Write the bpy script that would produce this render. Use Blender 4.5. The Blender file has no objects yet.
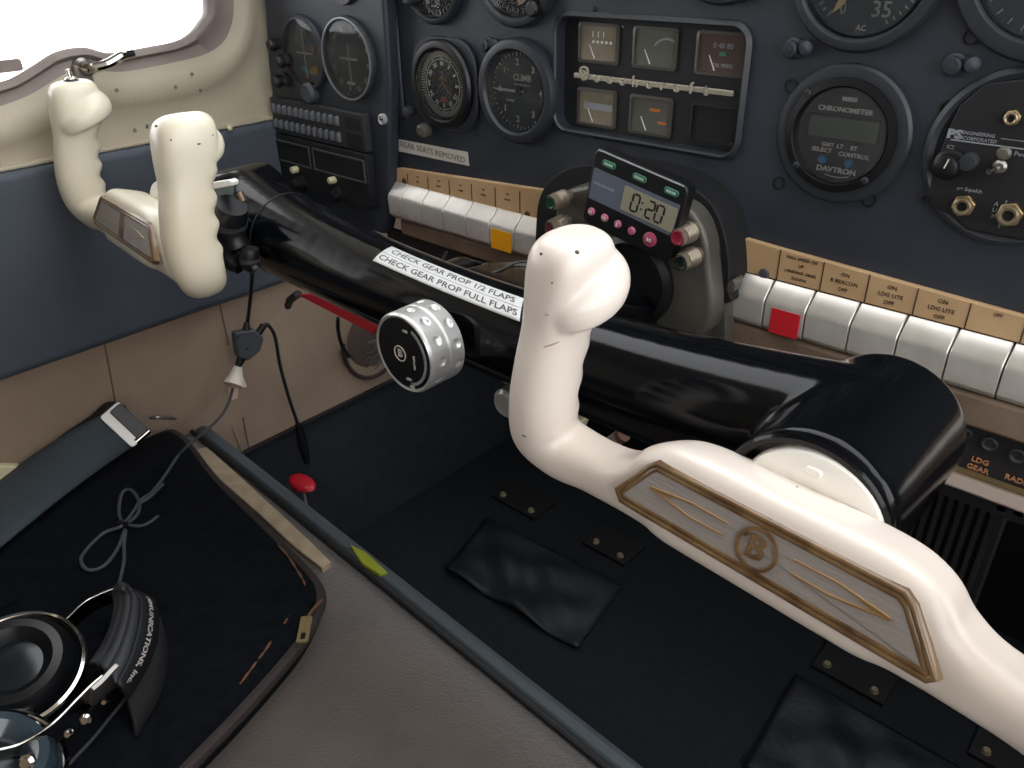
import bpy, bmesh, math, random
from mathutils import Vector, Matrix
random.seed(4)
PI=math.pi; R=math.radians; V=Vector
scene=bpy.context.scene; COL=scene.collection
# ---------------------------------------------------------------- camera (origin of the coordinates = the eye)
CX=V((0.74022257,0.67210603,-0.01854813)); CY=V((0.32061536,-0.37708848,-0.86891315)); CZ=V((-0.59099606,0.63724231,-0.49461692))
def at(px,py,ax,val):
    """point of the place seen at a pixel of the photograph, on the plane axis=val"""
    r=CX*(px-512)+CY*(py-384)+CZ*800
    return r*(val/r[ax])
cam=bpy.data.objects.new('camera',bpy.data.cameras.new('camera')); COL.objects.link(cam)
cam.data.sensor_width=36; cam.data.lens=28.125; cam.data.clip_start=.01
m=Matrix((CX,-CY,-CZ)).transposed().to_4x4(); cam.matrix_world=m; scene.camera=cam
# ---------------------------------------------------------------- materials
def lin(h):
    c=[int(h[i:i+2],16)/255 for i in (0,2,4)]
    return tuple(((x/12.92) if x<=.04045 else ((x+.055)/1.055)**2.4) for x in c)+(1,)
MATS={}
def mat(name,col,rough=.5,metal=0,bump=0,scale=200,col2=None,cscale=None,coat=0,spec=.5,detail=4,cthr=(.35,.65),emis=0,sheen=0,stretch=None):
    if name in MATS: return MATS[name]
    m=bpy.data.materials.new(name); m.use_nodes=True; nt=m.node_tree; b=nt.nodes['Principled BSDF']
    b.inputs['Base Color'].default_value=lin(col); b.inputs['Roughness'].default_value=rough; b.inputs['Metallic'].default_value=metal
    b.inputs['Coat Weight'].default_value=coat; b.inputs['Coat Roughness'].default_value=.06; b.inputs['Specular IOR Level'].default_value=spec
    if sheen: b.inputs['Sheen Weight'].default_value=sheen; b.inputs['Sheen Roughness'].default_value=.6
    if emis: b.inputs['Emission Color'].default_value=lin(col); b.inputs['Emission Strength'].default_value=emis
    tc=nt.nodes.new('ShaderNodeTexCoord'); src=tc.outputs['Object']
    if stretch:
        mp=nt.nodes.new('ShaderNodeMapping'); mp.inputs['Scale'].default_value=stretch; nt.links.new(src,mp.inputs[0]); src=mp.outputs[0]
    if col2:
        n=nt.nodes.new('ShaderNodeTexNoise'); n.inputs['Scale'].default_value=cscale or scale; n.inputs['Detail'].default_value=detail
        r=nt.nodes.new('ShaderNodeValToRGB'); r.color_ramp.elements[0].color=lin(col); r.color_ramp.elements[1].color=lin(col2)
        r.color_ramp.elements[0].position=cthr[0]; r.color_ramp.elements[1].position=cthr[1]
        nt.links.new(src,n.inputs['Vector']); nt.links.new(n.outputs['Fac'],r.inputs[0]); nt.links.new(r.outputs[0],b.inputs['Base Color'])
    if bump:
        n=nt.nodes.new('ShaderNodeTexNoise'); n.inputs['Scale'].default_value=scale; n.inputs['Detail'].default_value=detail
        bp=nt.nodes.new('ShaderNodeBump'); bp.inputs['Strength'].default_value=bump; bp.inputs['Distance'].default_value=.002
        nt.links.new(src,n.inputs['Vector']); nt.links.new(n.outputs['Fac'],bp.inputs['Height']); nt.links.new(bp.outputs[0],b.inputs['Normal'])
    MATS[name]=m; return m
def glassmat(name,tint='ffffff',rough=.03,fac=.06,haze=0):
    m=bpy.data.materials.new(name); m.use_nodes=True; nt=m.node_tree; nt.nodes.clear()
    o=nt.nodes.new('ShaderNodeOutputMaterial'); t=nt.nodes.new('ShaderNodeBsdfTransparent'); t.inputs[0].default_value=lin(tint)
    g=nt.nodes.new('ShaderNodeBsdfGlossy'); g.inputs['Roughness'].default_value=rough
    f=nt.nodes.new('ShaderNodeFresnel'); f.inputs[0].default_value=1.4
    x=nt.nodes.new('ShaderNodeMixShader'); nt.links.new(f.outputs[0],x.inputs[0]); nt.links.new(t.outputs[0],x.inputs[1]); nt.links.new(g.outputs[0],x.inputs[2])
    last=x
    if haze:
        d=nt.nodes.new('ShaderNodeBsdfDiffuse'); d.inputs[0].default_value=lin('b8c4cc'); y=nt.nodes.new('ShaderNodeMixShader'); y.inputs[0].default_value=haze
        nt.links.new(x.outputs[0],y.inputs[1]); nt.links.new(d.outputs[0],y.inputs[2]); last=y
    nt.links.new(last.outputs[0],o.inputs[0]); return m
M_panel=mat('panel_paint','292f38',.45,bump=.25,scale=900,col2='313740',cscale=14)
M_panel2=mat('sub_panel_paint','292f38',.45,bump=.2,scale=900,col2='303640',cscale=14)
M_black=mat('black_plastic','0d0f13',.4)
M_blackm=mat('black_matt','0b0d11',.7,bump=.2,scale=400)
M_gloss=mat('black_gloss_enamel','07090d',.13,bump=.05,scale=60,spec=.3)
M_dial=mat('dial_black','14161b',.6)
M_dialp=mat('dial_purple_black','332b31',.5)
M_white=mat('dial_white','d8d8d2',.6)
M_yoke=mat('yoke_ivory_paint','ece1d7',.32,col2='e3d6ca',cscale=9,bump=.03,scale=40,coat=.25)
M_yokel=mat('yoke_cream_paint','e6dfc9',.34,col2='dcd3bb',cscale=9,bump=.03,scale=40,coat=.25)
M_hub=mat('hub_white_plastic','f8f5ee',.35,coat=.2)
M_gold=mat('aged_gold_plastic','7c6242',.28,col2='472a16',cscale=55,cthr=(.42,.72),coat=.5,bump=.15,scale=120,stretch=(1,1,1))
M_gold2=mat('raised_brass_line','a5855a',.3,metal=.5,coat=.4)
M_silver=mat('brushed_silver_insert','a39b96',.5,metal=.25,bump=.25,scale=120,col2='a29a95',cscale=60,stretch=(1,6,6),coat=.3)
M_alu=mat('polished_aluminium','dcdcda',.3,metal=.6,bump=.04,scale=60,col2='cfcecb',cscale=30)
M_key=mat('switch_aluminium','dedad4',.28,metal=.55,bump=.03,scale=50,col2='d0cbc4',cscale=40)
M_tan=mat('tan_placard','c2a27b',.5,col2='b99871',cscale=30,bump=.05,scale=200)
M_ink=mat('placard_ink','3b2a1c',.7)
M_cream=mat('cream_wall_plastic','b2a995',.5,col2='a89f8a',cscale=6,bump=.12,scale=160)
M_mould=mat('window_frame_mauve','776c67',.55,col2='857a73',cscale=20,bump=.1,scale=120)
M_pad=mat('blue_black_vinyl','444b55',.6,bump=.35,scale=500,col2='4a515b',cscale=8)
M_suede=mat('brown_suede','8a7562',.9,bump=.5,scale=350,col2='98826e',cscale=9,detail=8,sheen=.3)
M_carpet=mat('dark_carpet','10151b',1,bump=.9,scale=500,col2='171d25',cscale=60,detail=8)
M_carpetb=mat('blue_black_carpet','21262c',1,bump=.9,scale=450,col2='282e35',cscale=40,detail=8)
M_seat=mat('taupe_seat_fabric','473e38',.95,bump=.6,scale=420,col2='544942',cscale=14,detail=8,sheen=.3)
M_bolster=mat('grey_blue_vinyl','4b5359',.55,bump=.2,scale=500)
M_beige=mat('beige_trim','a5937a',.8,bump=.3,scale=500,col2='b3a189',cscale=60)
M_fleece=mat('black_fleece','06080c',1,bump=1,scale=260,col2='0d1118',cscale=90,detail=10,spec=.15)
M_piping=mat('brown_black_piping','2a2220',.7,bump=.4,scale=300)
M_zip=mat('frayed_orange_zip','6e4a36',.8,bump=.5,scale=700)
M_brass=mat('brass','b09a70',.3,metal=.8)
M_web=mat('webbing_dark','39434a',.8,bump=.6,scale=700,stretch=(1,1,1))
M_steel=mat('worn_steel','8f8c88',.3,metal=.8)
M_chrome=mat('chrome','d6d3cc',.1,metal=1)
M_cast=mat('grey_casting','6b6860',.42,metal=.35,col2='54524c',cscale=14,bump=.15,scale=150)
M_red=mat('red_plastic','cc1a30',.35,coat=.3)
M_redt=mat('red_tape','d0202c',.5); M_yel=mat('yellow_tape','f2a60c',.5)
M_leather=mat('dark_leather','12161b',.5,bump=.5,scale=90,col2='1b2027',cscale=10)
M_paper=mat('white_label','cfcbc2',.6); M_sticker=mat('white_sticker','dcdedd',.45)
M_txt=mat('label_ink','77726a',.7); M_txt2=mat('sticker_ink','4a4c50',.6)
M_blue=mat('blue_button','3d8fc8',.4); M_lcd=mat('lcd_olive','5e645a',.3); M_lcd2=mat('lcd_grey','93907c',.3)
M_lcdk=mat('lcd_digit','1c1e1e',.4); M_tface=mat('timer_grey_face','5d6472',.4); M_pink=mat('pink_button','b0607a',.4)
M_green=mat('green_button','3a6b58',.4); M_greenl=mat('pale_green_print','a9cbb6',.5)
M_dim=mat('dim_label_print','8d9196',.6); M_window=mat('amber_meter_face','71695a',.4,col2='857b68',cscale=50)
M_orange=mat('orange_paint','c06b32',.5); M_teal=mat('teal_paint','4f9fb0',.5); M_ledge=mat('brown_ledge','6e5c4d',.6,col2='82705f',cscale=25,bump=.1)
M_rail=mat('pinkish_white_rail','c9b9ad',.4); M_whitep=mat('white_tape','d8d0c4',.6,bump=.2); M_creamp=mat('cream_plastic','cfc7a4',.5)
M_dkgrey=mat('dark_grey_rubber','2a2d31',.6); M_greyp=mat('grey_rubber','43474c',.6); M_cable=mat('black_cable','14161a',.5)
M_amber=mat('amber_print','b98a4a',.5); M_ring=mat('grey_shroud_ring','2b3036',.42); M_hp=mat('headset_gloss_black','0a0c10',.32)
M_hpg=mat('headset_grey_rubber','2b2e33',.5,bump=.2,scale=200); M_lens=mat('dark_dial_glass','141c22',.2); M_num=mat('pale_green_numeral','8fa79c',.6)
M_glass=glassmat('instrument_glass',haze=.05); M_pane=glassmat('window_pane','ffffff',.02); M_yg=mat('yellow_green_plastic','98a02c',.5); M_gear=mat('orange_lettering','b07a55',.6)
# ---------------------------------------------------------------- helpers
def link(name,data,parent=None,mx=None):
    o=bpy.data.objects.new(name,data); COL.objects.link(o)
    if parent: o.parent=parent
    if mx is not None: o.matrix_local=mx
    return o
def obj(name,bm,m,parent=None,smooth=True,bev=0,label=None,mx=None,seg=2,angle=35):
    me=bpy.data.meshes.new(name); bmesh.ops.recalc_face_normals(bm,faces=bm.faces[:]); bm.to_mesh(me); bm.free(); me.materials.append(m)
    if smooth:
        me.shade_smooth()
        try: me.set_sharp_from_angle(angle=R(angle))
        except Exception: pass
    o=link(name,me,parent,mx)
    if bev:
        b=o.modifiers.new('bevel','BEVEL'); b.width=bev; b.segments=seg; b.limit_method='ANGLE'; b.angle_limit=R(40)
    if label: o['label']=label
    return o
def tag(o,label,cat,group=None,kind=None):
    if label: o['label']=label
    if cat: o['category']=cat
    if group: o['group']=group
    if kind: o['kind']=kind
    return o
def thing(name,label,cat,mx=None,group=None):
    o=link(name,None); 
    if mx is not None: o.matrix_world=mx
    o.empty_display_size=.02
    return tag(o,label,cat,group)
def struct(o,label=None,cat=None): return tag(o,label,cat,kind='structure')
def frame(o,u,v,n):
    m=Matrix((u,v,n)).transposed().to_4x4(); m.translation=o; return m
def PM(p):  # frame on the instrument panel: x right, y up, z out towards the seats
    return frame(V(p),V((1,0,0)),V((0,0,1)),V((0,-1,0)))
BM=bmesh.new
def box(bm,x0,x1,y0,y1,z0,z1,M=None):
    vs=[bm.verts.new(V((x,y,z)) if M is None else M@V((x,y,z))) for x in (x0,x1) for y in (y0,y1) for z in (z0,z1)]
    for f in ((0,1,3,2),(4,6,7,5),(0,4,5,1),(2,3,7,6),(0,2,6,4),(1,5,7,3)): bm.faces.new([vs[i] for i in f])
def prism(bm,pts,z0,z1,M=None,scale1=1):
    T=(lambda p:p) if M is None else (lambda p:M@p)
    cx=sum(p[0] for p in pts)/len(pts); cy=sum(p[1] for p in pts)/len(pts)
    a=[bm.verts.new(T(V((p[0],p[1],z0)))) for p in pts]; b=[bm.verts.new(T(V((cx+(p[0]-cx)*scale1,cy+(p[1]-cy)*scale1,z1)))) for p in pts]
    bm.faces.new(a[::-1]); bm.faces.new(b); n=len(pts)
    for i in range(n): bm.faces.new((a[i],a[(i+1)%n],b[(i+1)%n],b[i]))
def rrect(w,h,r,n=5,cx=0,cy=0):
    out=[]
    for sx,sy,a0 in ((1,1,0),(-1,1,90),(-1,-1,180),(1,-1,270)):
        for k in range(n+1):
            a=R(a0+90*k/n); out.append((cx+sx*(w/2-r)+r*math.cos(a),cy+sy*(h/2-r)+r*math.sin(a)))
    return out
def lathe(bm,prof,M=None,seg=48,cap=True):
    """prof: (radius,height) around local z"""
    T=(lambda p:p) if M is None else (lambda p:M@p)
    rings=[]
    for r,h in prof:
        if r<1e-6: rings.append([bm.verts.new(T(V((0,0,h))))])
        else: rings.append([bm.verts.new(T(V((r*math.cos(2*PI*i/seg),r*math.sin(2*PI*i/seg),h)))) for i in range(seg)])
    for a,b in zip(rings,rings[1:]):
        for i in range(seg):
            j=(i+1)%seg
            if len(a)==1 and len(b)==1: continue
            if len(a)==1: bm.faces.new((a[0],b[i],b[j]))
            elif len(b)==1: bm.faces.new((a[i],a[j],b[0]))
            else: bm.faces.new((a[i],a[j],b[j],b[i]))
    if cap:
        if len(rings[0])>1: bm.faces.new(rings[0][::-1])
        if len(rings[-1])>1: bm.faces.new(rings[-1])
def axisM(p,d,up=V((0,0,1))):
    d=V(d).normalized(); x=d.cross(up)
    if x.length<1e-3: x=d.cross(V((1,0,0)))
    x.normalize(); y=d.cross(x); return frame(V(p),x,y,d)
def cyl(bm,p0,p1,r0,r1=None,seg=24):
    p0=V(p0);p1=V(p1); L=(p1-p0).length; lathe(bm,[(r0,0),(r1 if r1 is not None else r0,L)],axisM(p0,p1-p0),seg)
def spline(pts,n=8):
    pts=[V(p) for p in pts]; P=[pts[0]*2-pts[1]]+pts+[pts[-1]*2-pts[-2]]; out=[]
    for i in range(1,len(P)-2):
        for k in range(n):
            t=k/n; a,b,c,d=P[i-1],P[i],P[i+1],P[i+2]
            out.append(.5*((2*b)+(c-a)*t+(2*a-5*b+4*c-d)*t*t+(3*b-a-3*c+d)*t**3))
    out.append(pts[-1]); return out
def tube(bm,pts,r,seg=10,closed=False,section=None):
    pts=[V(p) for p in pts]; n=len(pts); rings=[]; up=None
    for i,p in enumerate(pts):
        t=(pts[(i+1)%n if closed else min(i+1,n-1)]-pts[(i-1)%n if closed else max(i-1,0)]).normalized()
        if up is None: up=V((0,0,1)) if abs(t.z)<.9 else V((1,0,0))
        x=t.cross(up).normalized(); y=x.cross(t).normalized(); up=y
        rr=r(i/(n-1)) if callable(r) else r
        S=section or [(math.cos(2*PI*k/seg),math.sin(2*PI*k/seg)) for k in range(seg)]
        rings.append([bm.verts.new(p+x*(a*rr)+y*(b*rr)) for a,b in S])
    m=len(rings[0])
    for i in range(n if closed else n-1):
        a,b=rings[i],rings[(i+1)%n]
        for k in range(m): bm.faces.new((a[k],a[(k+1)%m],b[(k+1)%m],b[k]))
    if not closed: bm.faces.new(rings[0][::-1]); bm.faces.new(rings[-1])
def sphere(bm,c,rx,ry=None,rz=None,seg=20,M=None):
    ry=ry or rx; rz=rz or rx
    r=bmesh.ops.create_uvsphere(bm,u_segments=seg,v_segments=seg//2,radius=1)
    for v in r['verts']:
        p=V((v.co.x*rx,v.co.y*ry,v.co.z*rz))
        v.co=(M@p if M else p)+V(c)
def ringbar(bm,r,w,z0,z1,seg=64,a0=0,a1=360,M=None):
    """flat ring sector"""
    T=(lambda p:p) if M is None else (lambda p:M@p)
    full=abs(a1-a0)>=359.9; n=seg; L=[]
    for i in range(n if full else n+1):
        a=R(a0+(a1-a0)*i/n); c,s=math.cos(a),math.sin(a)
        L.append([bm.verts.new(T(V((q*c,q*s,z)))) for q,z in ((r-w/2,z0),(r+w/2,z0),(r+w/2,z1),(r-w/2,z1))])
    for i in range(n):
        a,b=L[i],L[(i+1)%len(L)]
        for k in range(4): bm.faces.new((a[k],a[(k+1)%4],b[(k+1)%4],b[k]))
    if not full: bm.faces.new(L[0]); bm.faces.new(L[-1])
def textbm(bm,s,size,fn=None,ext=.0003,align='CENTER',sx=1,bold=0):
    """lettering as mesh, fn maps (x,y,z) to place"""
    cu=bpy.data.curves.new('t','FONT'); cu.body=s; cu.size=size; cu.align_x=align; cu.align_y='CENTER'; cu.extrude=ext; cu.resolution_u=2; cu.offset=bold
    o=bpy.data.objects.new('t',cu); COL.objects.link(o); dg=bpy.context.evaluated_depsgraph_get(); me=bpy.data.meshes.new_from_object(o.evaluated_get(dg))
    t=BM(); t.from_mesh(me); bpy.data.objects.remove(o); bpy.data.curves.remove(cu); bpy.data.meshes.remove(me)
    mp={}
    for v in t.verts:
        p=V((v.co.x*sx,v.co.y,v.co.z)); mp[v]=bm.verts.new(fn(p) if fn else p)
    for f in t.faces:
        try: bm.faces.new([mp[v] for v in f.verts])
        except Exception: pass
    t.free()
def T2(x,y,z=0,rot=0): 
    m=Matrix.Translation((x,y,z))@Matrix.Rotation(R(rot),4,'Z'); return lambda p:m@p
def text(name,s,size,m,parent,x=0,y=0,z=0,rot=0,align='CENTER',sx=1,bold=0):
    bm=BM()
    lines=s.split('\n')
    for i,l in enumerate(lines): textbm(bm,l,size,T2(x,y-(i-(len(lines)-1)/2)*size*1.15,z,rot),align=align,sx=sx,bold=bold)
    return obj(name,bm,m,parent,smooth=False)
def screw(parent,x,y,z,r=.0028,m=None,M=None,rot=30,label=None):
    bm=BM(); lathe(bm,[(r,0),(r,.0008),(r*.7,.0016),(0,.0018)],Matrix.Translation((x,y,z)),16)
    o=obj('screw',bm,m or M_black,parent,label=label)
    b2=BM(); box(b2,-r*.75,r*.75,-r*.13,r*.13,.0014,.0021,Matrix.Translation((x,y,z))@Matrix.Rotation(R(rot),4,'Z')); obj('slot',b2,M_blackm,o,smooth=False)
    return o
def dent(name,parent,x,y,z,r,m=None):
    """hole with a raised eyelet"""
    bm=BM(); lathe(bm,[(r*1.25,0),(r*1.25,.0012),(r,.0014),(r*.9,-.001),(0,-.001)],Matrix.Translation((x,y,z)),20,cap=False); return obj(name,bm,m or M_blackm,parent)

# ================================================================ SETTING
Xw=-1.0
# --- left wall above the pad with its window opening
WX=-.985
wp=[(0,84),(18,77),(36,66),(58,53),(85,48.5),(108,54),(128,52),(150,48),(175,43),(192,35),(204,22),(210,5)]
W=[at(x,y,0,WX) for x,y in wp]; ring=[(p.y,p.z) for p in W]
yb,zb=ring[-1]
ring=[(ring[0][0]-.5,ring[0][1]-.035),(ring[0][0]-.35,ring[0][1]-.03),(ring[0][0]-.2,ring[0][1]-.024),(ring[0][0]-.08,ring[0][1]-.012)]+ring+[(yb-.004,zb+.06),(yb-.03,zb+.13),(yb-.09,zb+.2),(yb-.17,zb+.235),(yb-.3,zb+.245),(yb-.5,zb+.245),(yb-.75,zb+.235),(ring[0][0]-.58,zb+.2),(ring[0][0]-.62,zb+.1),(ring[0][0]-.6,zb+.0)]
# smooth closed loop
def closed_spline(pts,n=5):
    m=len(pts); out=[]
    for i in range(m):
        a,b,c,d=[V((pts[(i+k)%m][0],pts[(i+k)%m][1])) for k in (-1,0,1,2)]
        for k in range(n):
            t=k/n; out.append(.5*((2*b)+(c-a)*t+(2*a-5*b+4*c-d)*t*t+(3*b-a-3*c+d)*t**3))
    return out
ringS=closed_spline(ring,5)
def offset_loop(pts,d,sm=True):
    n=len(pts); out=[]
    for i in range(n):
        t=(pts[(i+1)%n]-pts[i-1]).normalized(); out.append(pts[i]+V((t.y,-t.x))*d)
    return out
def loops(bm,ls,closeouter=None):
    prev=None
    for pts,x in ls:
        cur=[bm.verts.new(V((x,p[0],p[1]))) for p in pts]
        if prev:
            n=len(cur)
            for i in range(n): bm.faces.new((prev[i],prev[(i+1)%n],cur[(i+1)%n],cur[i]))
        prev=cur
c0=V((sum(p.x for p in ringS)/len(ringS),sum(p.y for p in ringS)/len(ringS)))
def rectcast(p,y0=-1.1,y1=1.1,z0=-.23,z1=.42):
    d=(p-c0); s=min([((y1 if d.x>0 else y0)-c0.x)/d.x if abs(d.x)>1e-6 else 9,((z1 if d.y>0 else z0)-c0.y)/d.y if abs(d.y)>1e-6 else 9]); return c0+d*s
def smooth_off(d):
    q=offset_loop(ringS,d)
    ym=max(p.x for p in ringS); q=[ringS[i]+(q[i]-ringS[i])*(1+.9*max(0,min(1,(ringS[i].x-ym+.05)/.05))*min(1,.022/max(d,.001))) for i in range(len(q))]
    for _ in range(int(d*700)): q=[(q[i-1]+q[i]*2+q[(i+1)%len(q)])/4 for i in range(len(q))]
    return q
bm=BM(); loops(bm,[(smooth_off(.020),-1.0),(smooth_off(.020),-.984),(smooth_off(.03),-.981),(smooth_off(.034),-.978),(smooth_off(.056),-.9755),(smooth_off(.060),-.9785),(smooth_off(.085),-.976),([rectcast(p) for p in smooth_off(.085)],-.972)])
wl=obj('wall_left',bm,M_cream,None,angle=60); struct(wl)
bm=BM(); loops(bm,[(offset_loop(ringS,.004),-1.01),(offset_loop(ringS,-.001),-.990),(offset_loop(ringS,.001),-.985),(offset_loop(ringS,.006),-.983),(smooth_off(.010),-.989),(smooth_off(.0205),-.984),(smooth_off(.022),-1.0)])
wf=obj('window_1',bm,M_mould,None,angle=60); struct(wf)
bm=BM(); loops(bm,[(offset_loop(ringS,.004),-1.02),([c0+(p-c0)*.5 for p in ringS],-1.03)]); 
bm.free(); bm=BM(); bm.faces.new([bm.verts.new(V((-1.006,p.x,p.y))) for p in offset_loop(ringS,.006)]); obj('pane',bm,M_pane,wf,smooth=False)
def dot_on_wall(px,py,x,r,m,name='rivet',par=None):
    p=at(px,py,0,x); b=BM(); lathe(b,[(r,0),(r*.8,.001),(0,.0016)],axisM(p,(1,0,0)),16); return obj(name,b,m,par)
for q in ((135,130),(117,90),(176,87),(192,74),(201,90)): dot_on_wall(q[0],q[1],-.9745,.0022,M_mould,par=wl)
def sbox(name,x0,x1,y0,y1,z0,z1,m,bev=0,parent=None):
    b=BM(); box(b,x0,x1,y0,y1,z0,z1); o=obj(name,b,m,parent,bev=bev,seg=4,smooth=bool(bev)); 
    if not parent: struct(o)
    return o
# lower walls
tan=sbox('wall_left_lower',-1.02,-.978,-1.1,1.2,-.68,-.225,M_suede)
for a,b_ in (((218,296),(229,345)),((243,418),(250,452)),((104,340),(116,405))):
    p=at(*a,0,-.977); q=at(*b_,0,-.977); bb=BM(); tube(bb,[p,q],.0011,6); obj('seam',bb,mat('seam_thread','6a5a4e',.9),tan)
p=at(232,425,0,-.977); q=at(243,455,0,-.977); bb=BM(); tube(bb,[p,q],.0013,6); obj('seam',bb,mat('pale_seam','9b8a78',.9),tan)
sbox('wall_left_kick',-1.02,-.984,-1.1,1.2,-.97,-.675,M_carpetb)
sbox('trim_1',-.99,-.972,.36,.92,-.684,-.674,M_blackm,.002)
sbox('floor',-1.02,.6,-1.1,1.25,-.98,-.95,M_carpet)
sbox('wall_front',-1.02,.6,1.14,1.2,-.97,-.2,M_blackm)
sbox('wall_right',.5,.54,-1.1,1.2,-.97,-.2,M_suede)
sbox('wall_rear',-1.02,.54,-1.14,-1.1,-.97,.42,M_suede)
b=BM(); box(b,-1.02,.54,-1.14,.28,.40,.43); struct(obj('ceiling',b,M_cream))
# right wall upper: two pillars leave the side window open
b=BM(); box(b,.5,.54,-1.1,-.7,-.2,.42); struct(obj('wall_right_pillar',b,M_cream))
# padded vinyl panel
b=BM(); box(b,-1.0,-.962,-1.1,.70,-.436,-.212)
pad=obj('side_padding',b,M_pad,None,bev=.011,seg=5); tag(pad,'long dark blue vinyl padded panel on the side wall below the cream window surround','wall panel')
b=BM(); box(b,-.982,-.966,-1.1,.62,-.213,-.2085); obj('top_edge_strip',b,M_cream,pad,bev=.0015)
def wscrew(px,py,x,r,m,par,label=None):
    p=at(px,py,0,x); b=BM(); lathe(b,[(r,-.002),(r,.0006),(r*.6,.0016),(0,.002)],axisM(p,(1,0,0)),16); return obj('screw',b,m,par,label=label)
wscrew(230,128,-.961,.0035,M_creamp,pad,'pale round screw head')
wscrew(264,166,-.961,.002,M_steel,pad)

# window latch handle
t=thing('window_latch','slim chrome storm window latch handle on the lower rim of the side window','latch',Matrix.Translation(at(82,68,0,-.985)))
O=t.matrix_world.translation
b=BM(); lathe(b,[(.011,0),(.011,.004),(.008,.007),(.006,.02),(0,.021)],axisM(V((0,0,0)),(1,0,0)),20); obj('boss',b,M_steel,t)
b=BM(); box(b,0,.010,-.012,.006,-.025,.004); obj('backplate',b,M_mould,t,bev=.002)
h=[at(83,67,0,-.965)-O,at(92,68,0,-.957)-O,at(108,64,0,-.952)-O,at(122,56,0,-.952)-O,at(133,54,0,-.955)-O]
b=BM(); tube(b,spline(h,6),lambda s:.0042+.0012*math.sin(s*PI),10); obj('handle',b,M_chrome,t)
b=BM(); prism(b,rrect(.03,.012,.003),0,.003,frame(at(6,66,0,-1.0)-V((0,0,.0)),V((0,1,0)),V((0,0,1)),V((1,0,0)))); o=obj('window_stop',b,M_mould); tag(o,'small mauve grey stop tab at the lower left rim of the side window','stop tab')

# ================================================================ INSTRUMENT PANEL
PY=.62
cw=[(-.508,-.166),(-.508,-.072),(-.316,-.072),(-.316,-.166)]
def panel_with_hole(bm,x0,x1,z0f,z1,hx0,hx1,hz0,hz1,y,th):
    # front sheet of strips round a rounded hole ; z0f(x) lower edge
    pts=rrect(hx1-hx0,hz1-hz0,.014,6,(hx0+hx1)/2,(hz0+hz1)/2); c=V(((hx0+hx1)/2,(hz0+hz1)/2)); n=len(pts)
    out=[]
    for p in pts:
        d=V(p)-c; s=9
        for lim,comp in ((x1,0),(x0,0),(z1,1)):
            if abs(d[comp])>1e-6 and (lim-c[comp])/d[comp]>0: s=min(s,(lim-c[comp])/d[comp])
        if d.y<0: s=min(s,(-.268-c.y)/d.y)
        out.append(c+d*s)
    for yy in (y,y+th):
        pass
    a=[bm.verts.new(V((p[0],y,p[1]))) for p in pts]; b=[bm.verts.new(V((p.x,y,p.y))) for p in out]; e=[bm.verts.new(V((p[0],y+th,p[1]))) for p in pts]
    for i in range(n):
        j=(i+1)%n; bm.faces.new((a[i],a[j],b[j],b[i])); bm.faces.new((a[i],e[i],e[j],a[j]))
    for cx_,cz_ in ((x0,z1),(x1,z1),(x0,-.268),(x1,-.268)):
        pass
    return out
b=BM(); X0,X1,Z1=-.775,.45,.09
out=panel_with_hole(b,X0,X1,None,Z1,-.509,-.315,-.170,-.068,PY,.012)
# corner triangles
n=len(out)
for i in range(n):
    p,q=out[i],out[(i+1)%n]
    if abs(p.x-q.x)>1e-5 and abs(p.y-q.y)>1e-5:
        cx_=p.x if abs(p.x-X0)<1e-4 or abs(p.x-X1)<1e-4 else q.x; cz_=p.y if abs(p.y-Z1)<1e-4 or abs(p.y+.268)<1e-4 else q.y
        b.faces.new([b.verts.new(V((u,PY,w))) for u,w in ((p.x,p.y),(cx_,cz_),(q.x,q.y))])
bmesh.ops.remove_doubles(b,verts=b.verts[:],dist=1e-6)
panel=obj('dashboard',b,M_panel,None,angle=30); tag(panel,'dark blue black main instrument panel carrying the round gauges across the cockpit','instrument panel')
b=BM(); box(b,X0,X1,PY+.001,PY+.004,-.30,.09); 
b.free()
b=BM(); box(b,-.955,X1,PY+.055,PY+.065,-.31,.085); obj('back_plate',b,M_blackm,panel,smooth=False)
# groove lines of the floating plate and left pillar
b=BM(); prism(b,[(-.752,-.185),(-.752,-.07),(-.742,-.06),(-.735,-.06),(-.731,-.07),(-.731,-.185)],0,.005,PM((0,PY,0))); obj('edge_rib',b,M_panel,panel,bev=.003)
# glareshield above the panel (its lip shades the top row)
b=BM(); box(b,-1.0,.5,.56,1.15,.0905,.105); gs=obj('glareshield',b,M_blackm,None,bev=.006); tag(gs,'matt black glareshield shelf on top of the instrument panel','glareshield')
# eyelets
for q in ((791,86),(893,95),(779,183),(869,200),(971,37),(948,108)):
    p=at(*q,1,PY); dent('screw_hole',panel,0,0,0,.0042).matrix_local=PM((p.x,PY,p.z))
for q in ((479,135),(699,162),(595,9),(405,118),(732,145)):
    p=at(*q,1,PY); s=screw(panel,0,0,0,.002,M_dkgrey); s.matrix_local=PM((p.x,PY,p.z))
def lampknob(px,py,label):
    p=at(px,py,1,PY-.012); t=thing('instrument_light',label,'panel lamp',PM((p.x,PY,p.z))@Matrix.Scale(.78,4))
    b=BM(); lathe(b,[(.010,0),(.010,.003),(.0075,.005),(.0075,.011),(.006,.013),(0,.0135)],None,24); obj('body',b,M_panel2,t)
    b=BM(); lathe(b,[(.006,0),(.007,.002),(.0065,.010),(.003,.012),(0,.012)],Matrix.Translation((.010,.002,.001))@Matrix.Rotation(R(35),4,'Y'),20); obj('hood',b,M_panel,t)
    b=BM(); lathe(b,[(.0035,.012),(.003,.0145),(0,.015)],None,16); obj('lens',b,M_dkgrey,t)
lampknob(787,50,'small black hooded post light above the chronometer')
lampknob(950,67,'small black hooded post light between the chronometer and the intercom')
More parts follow.
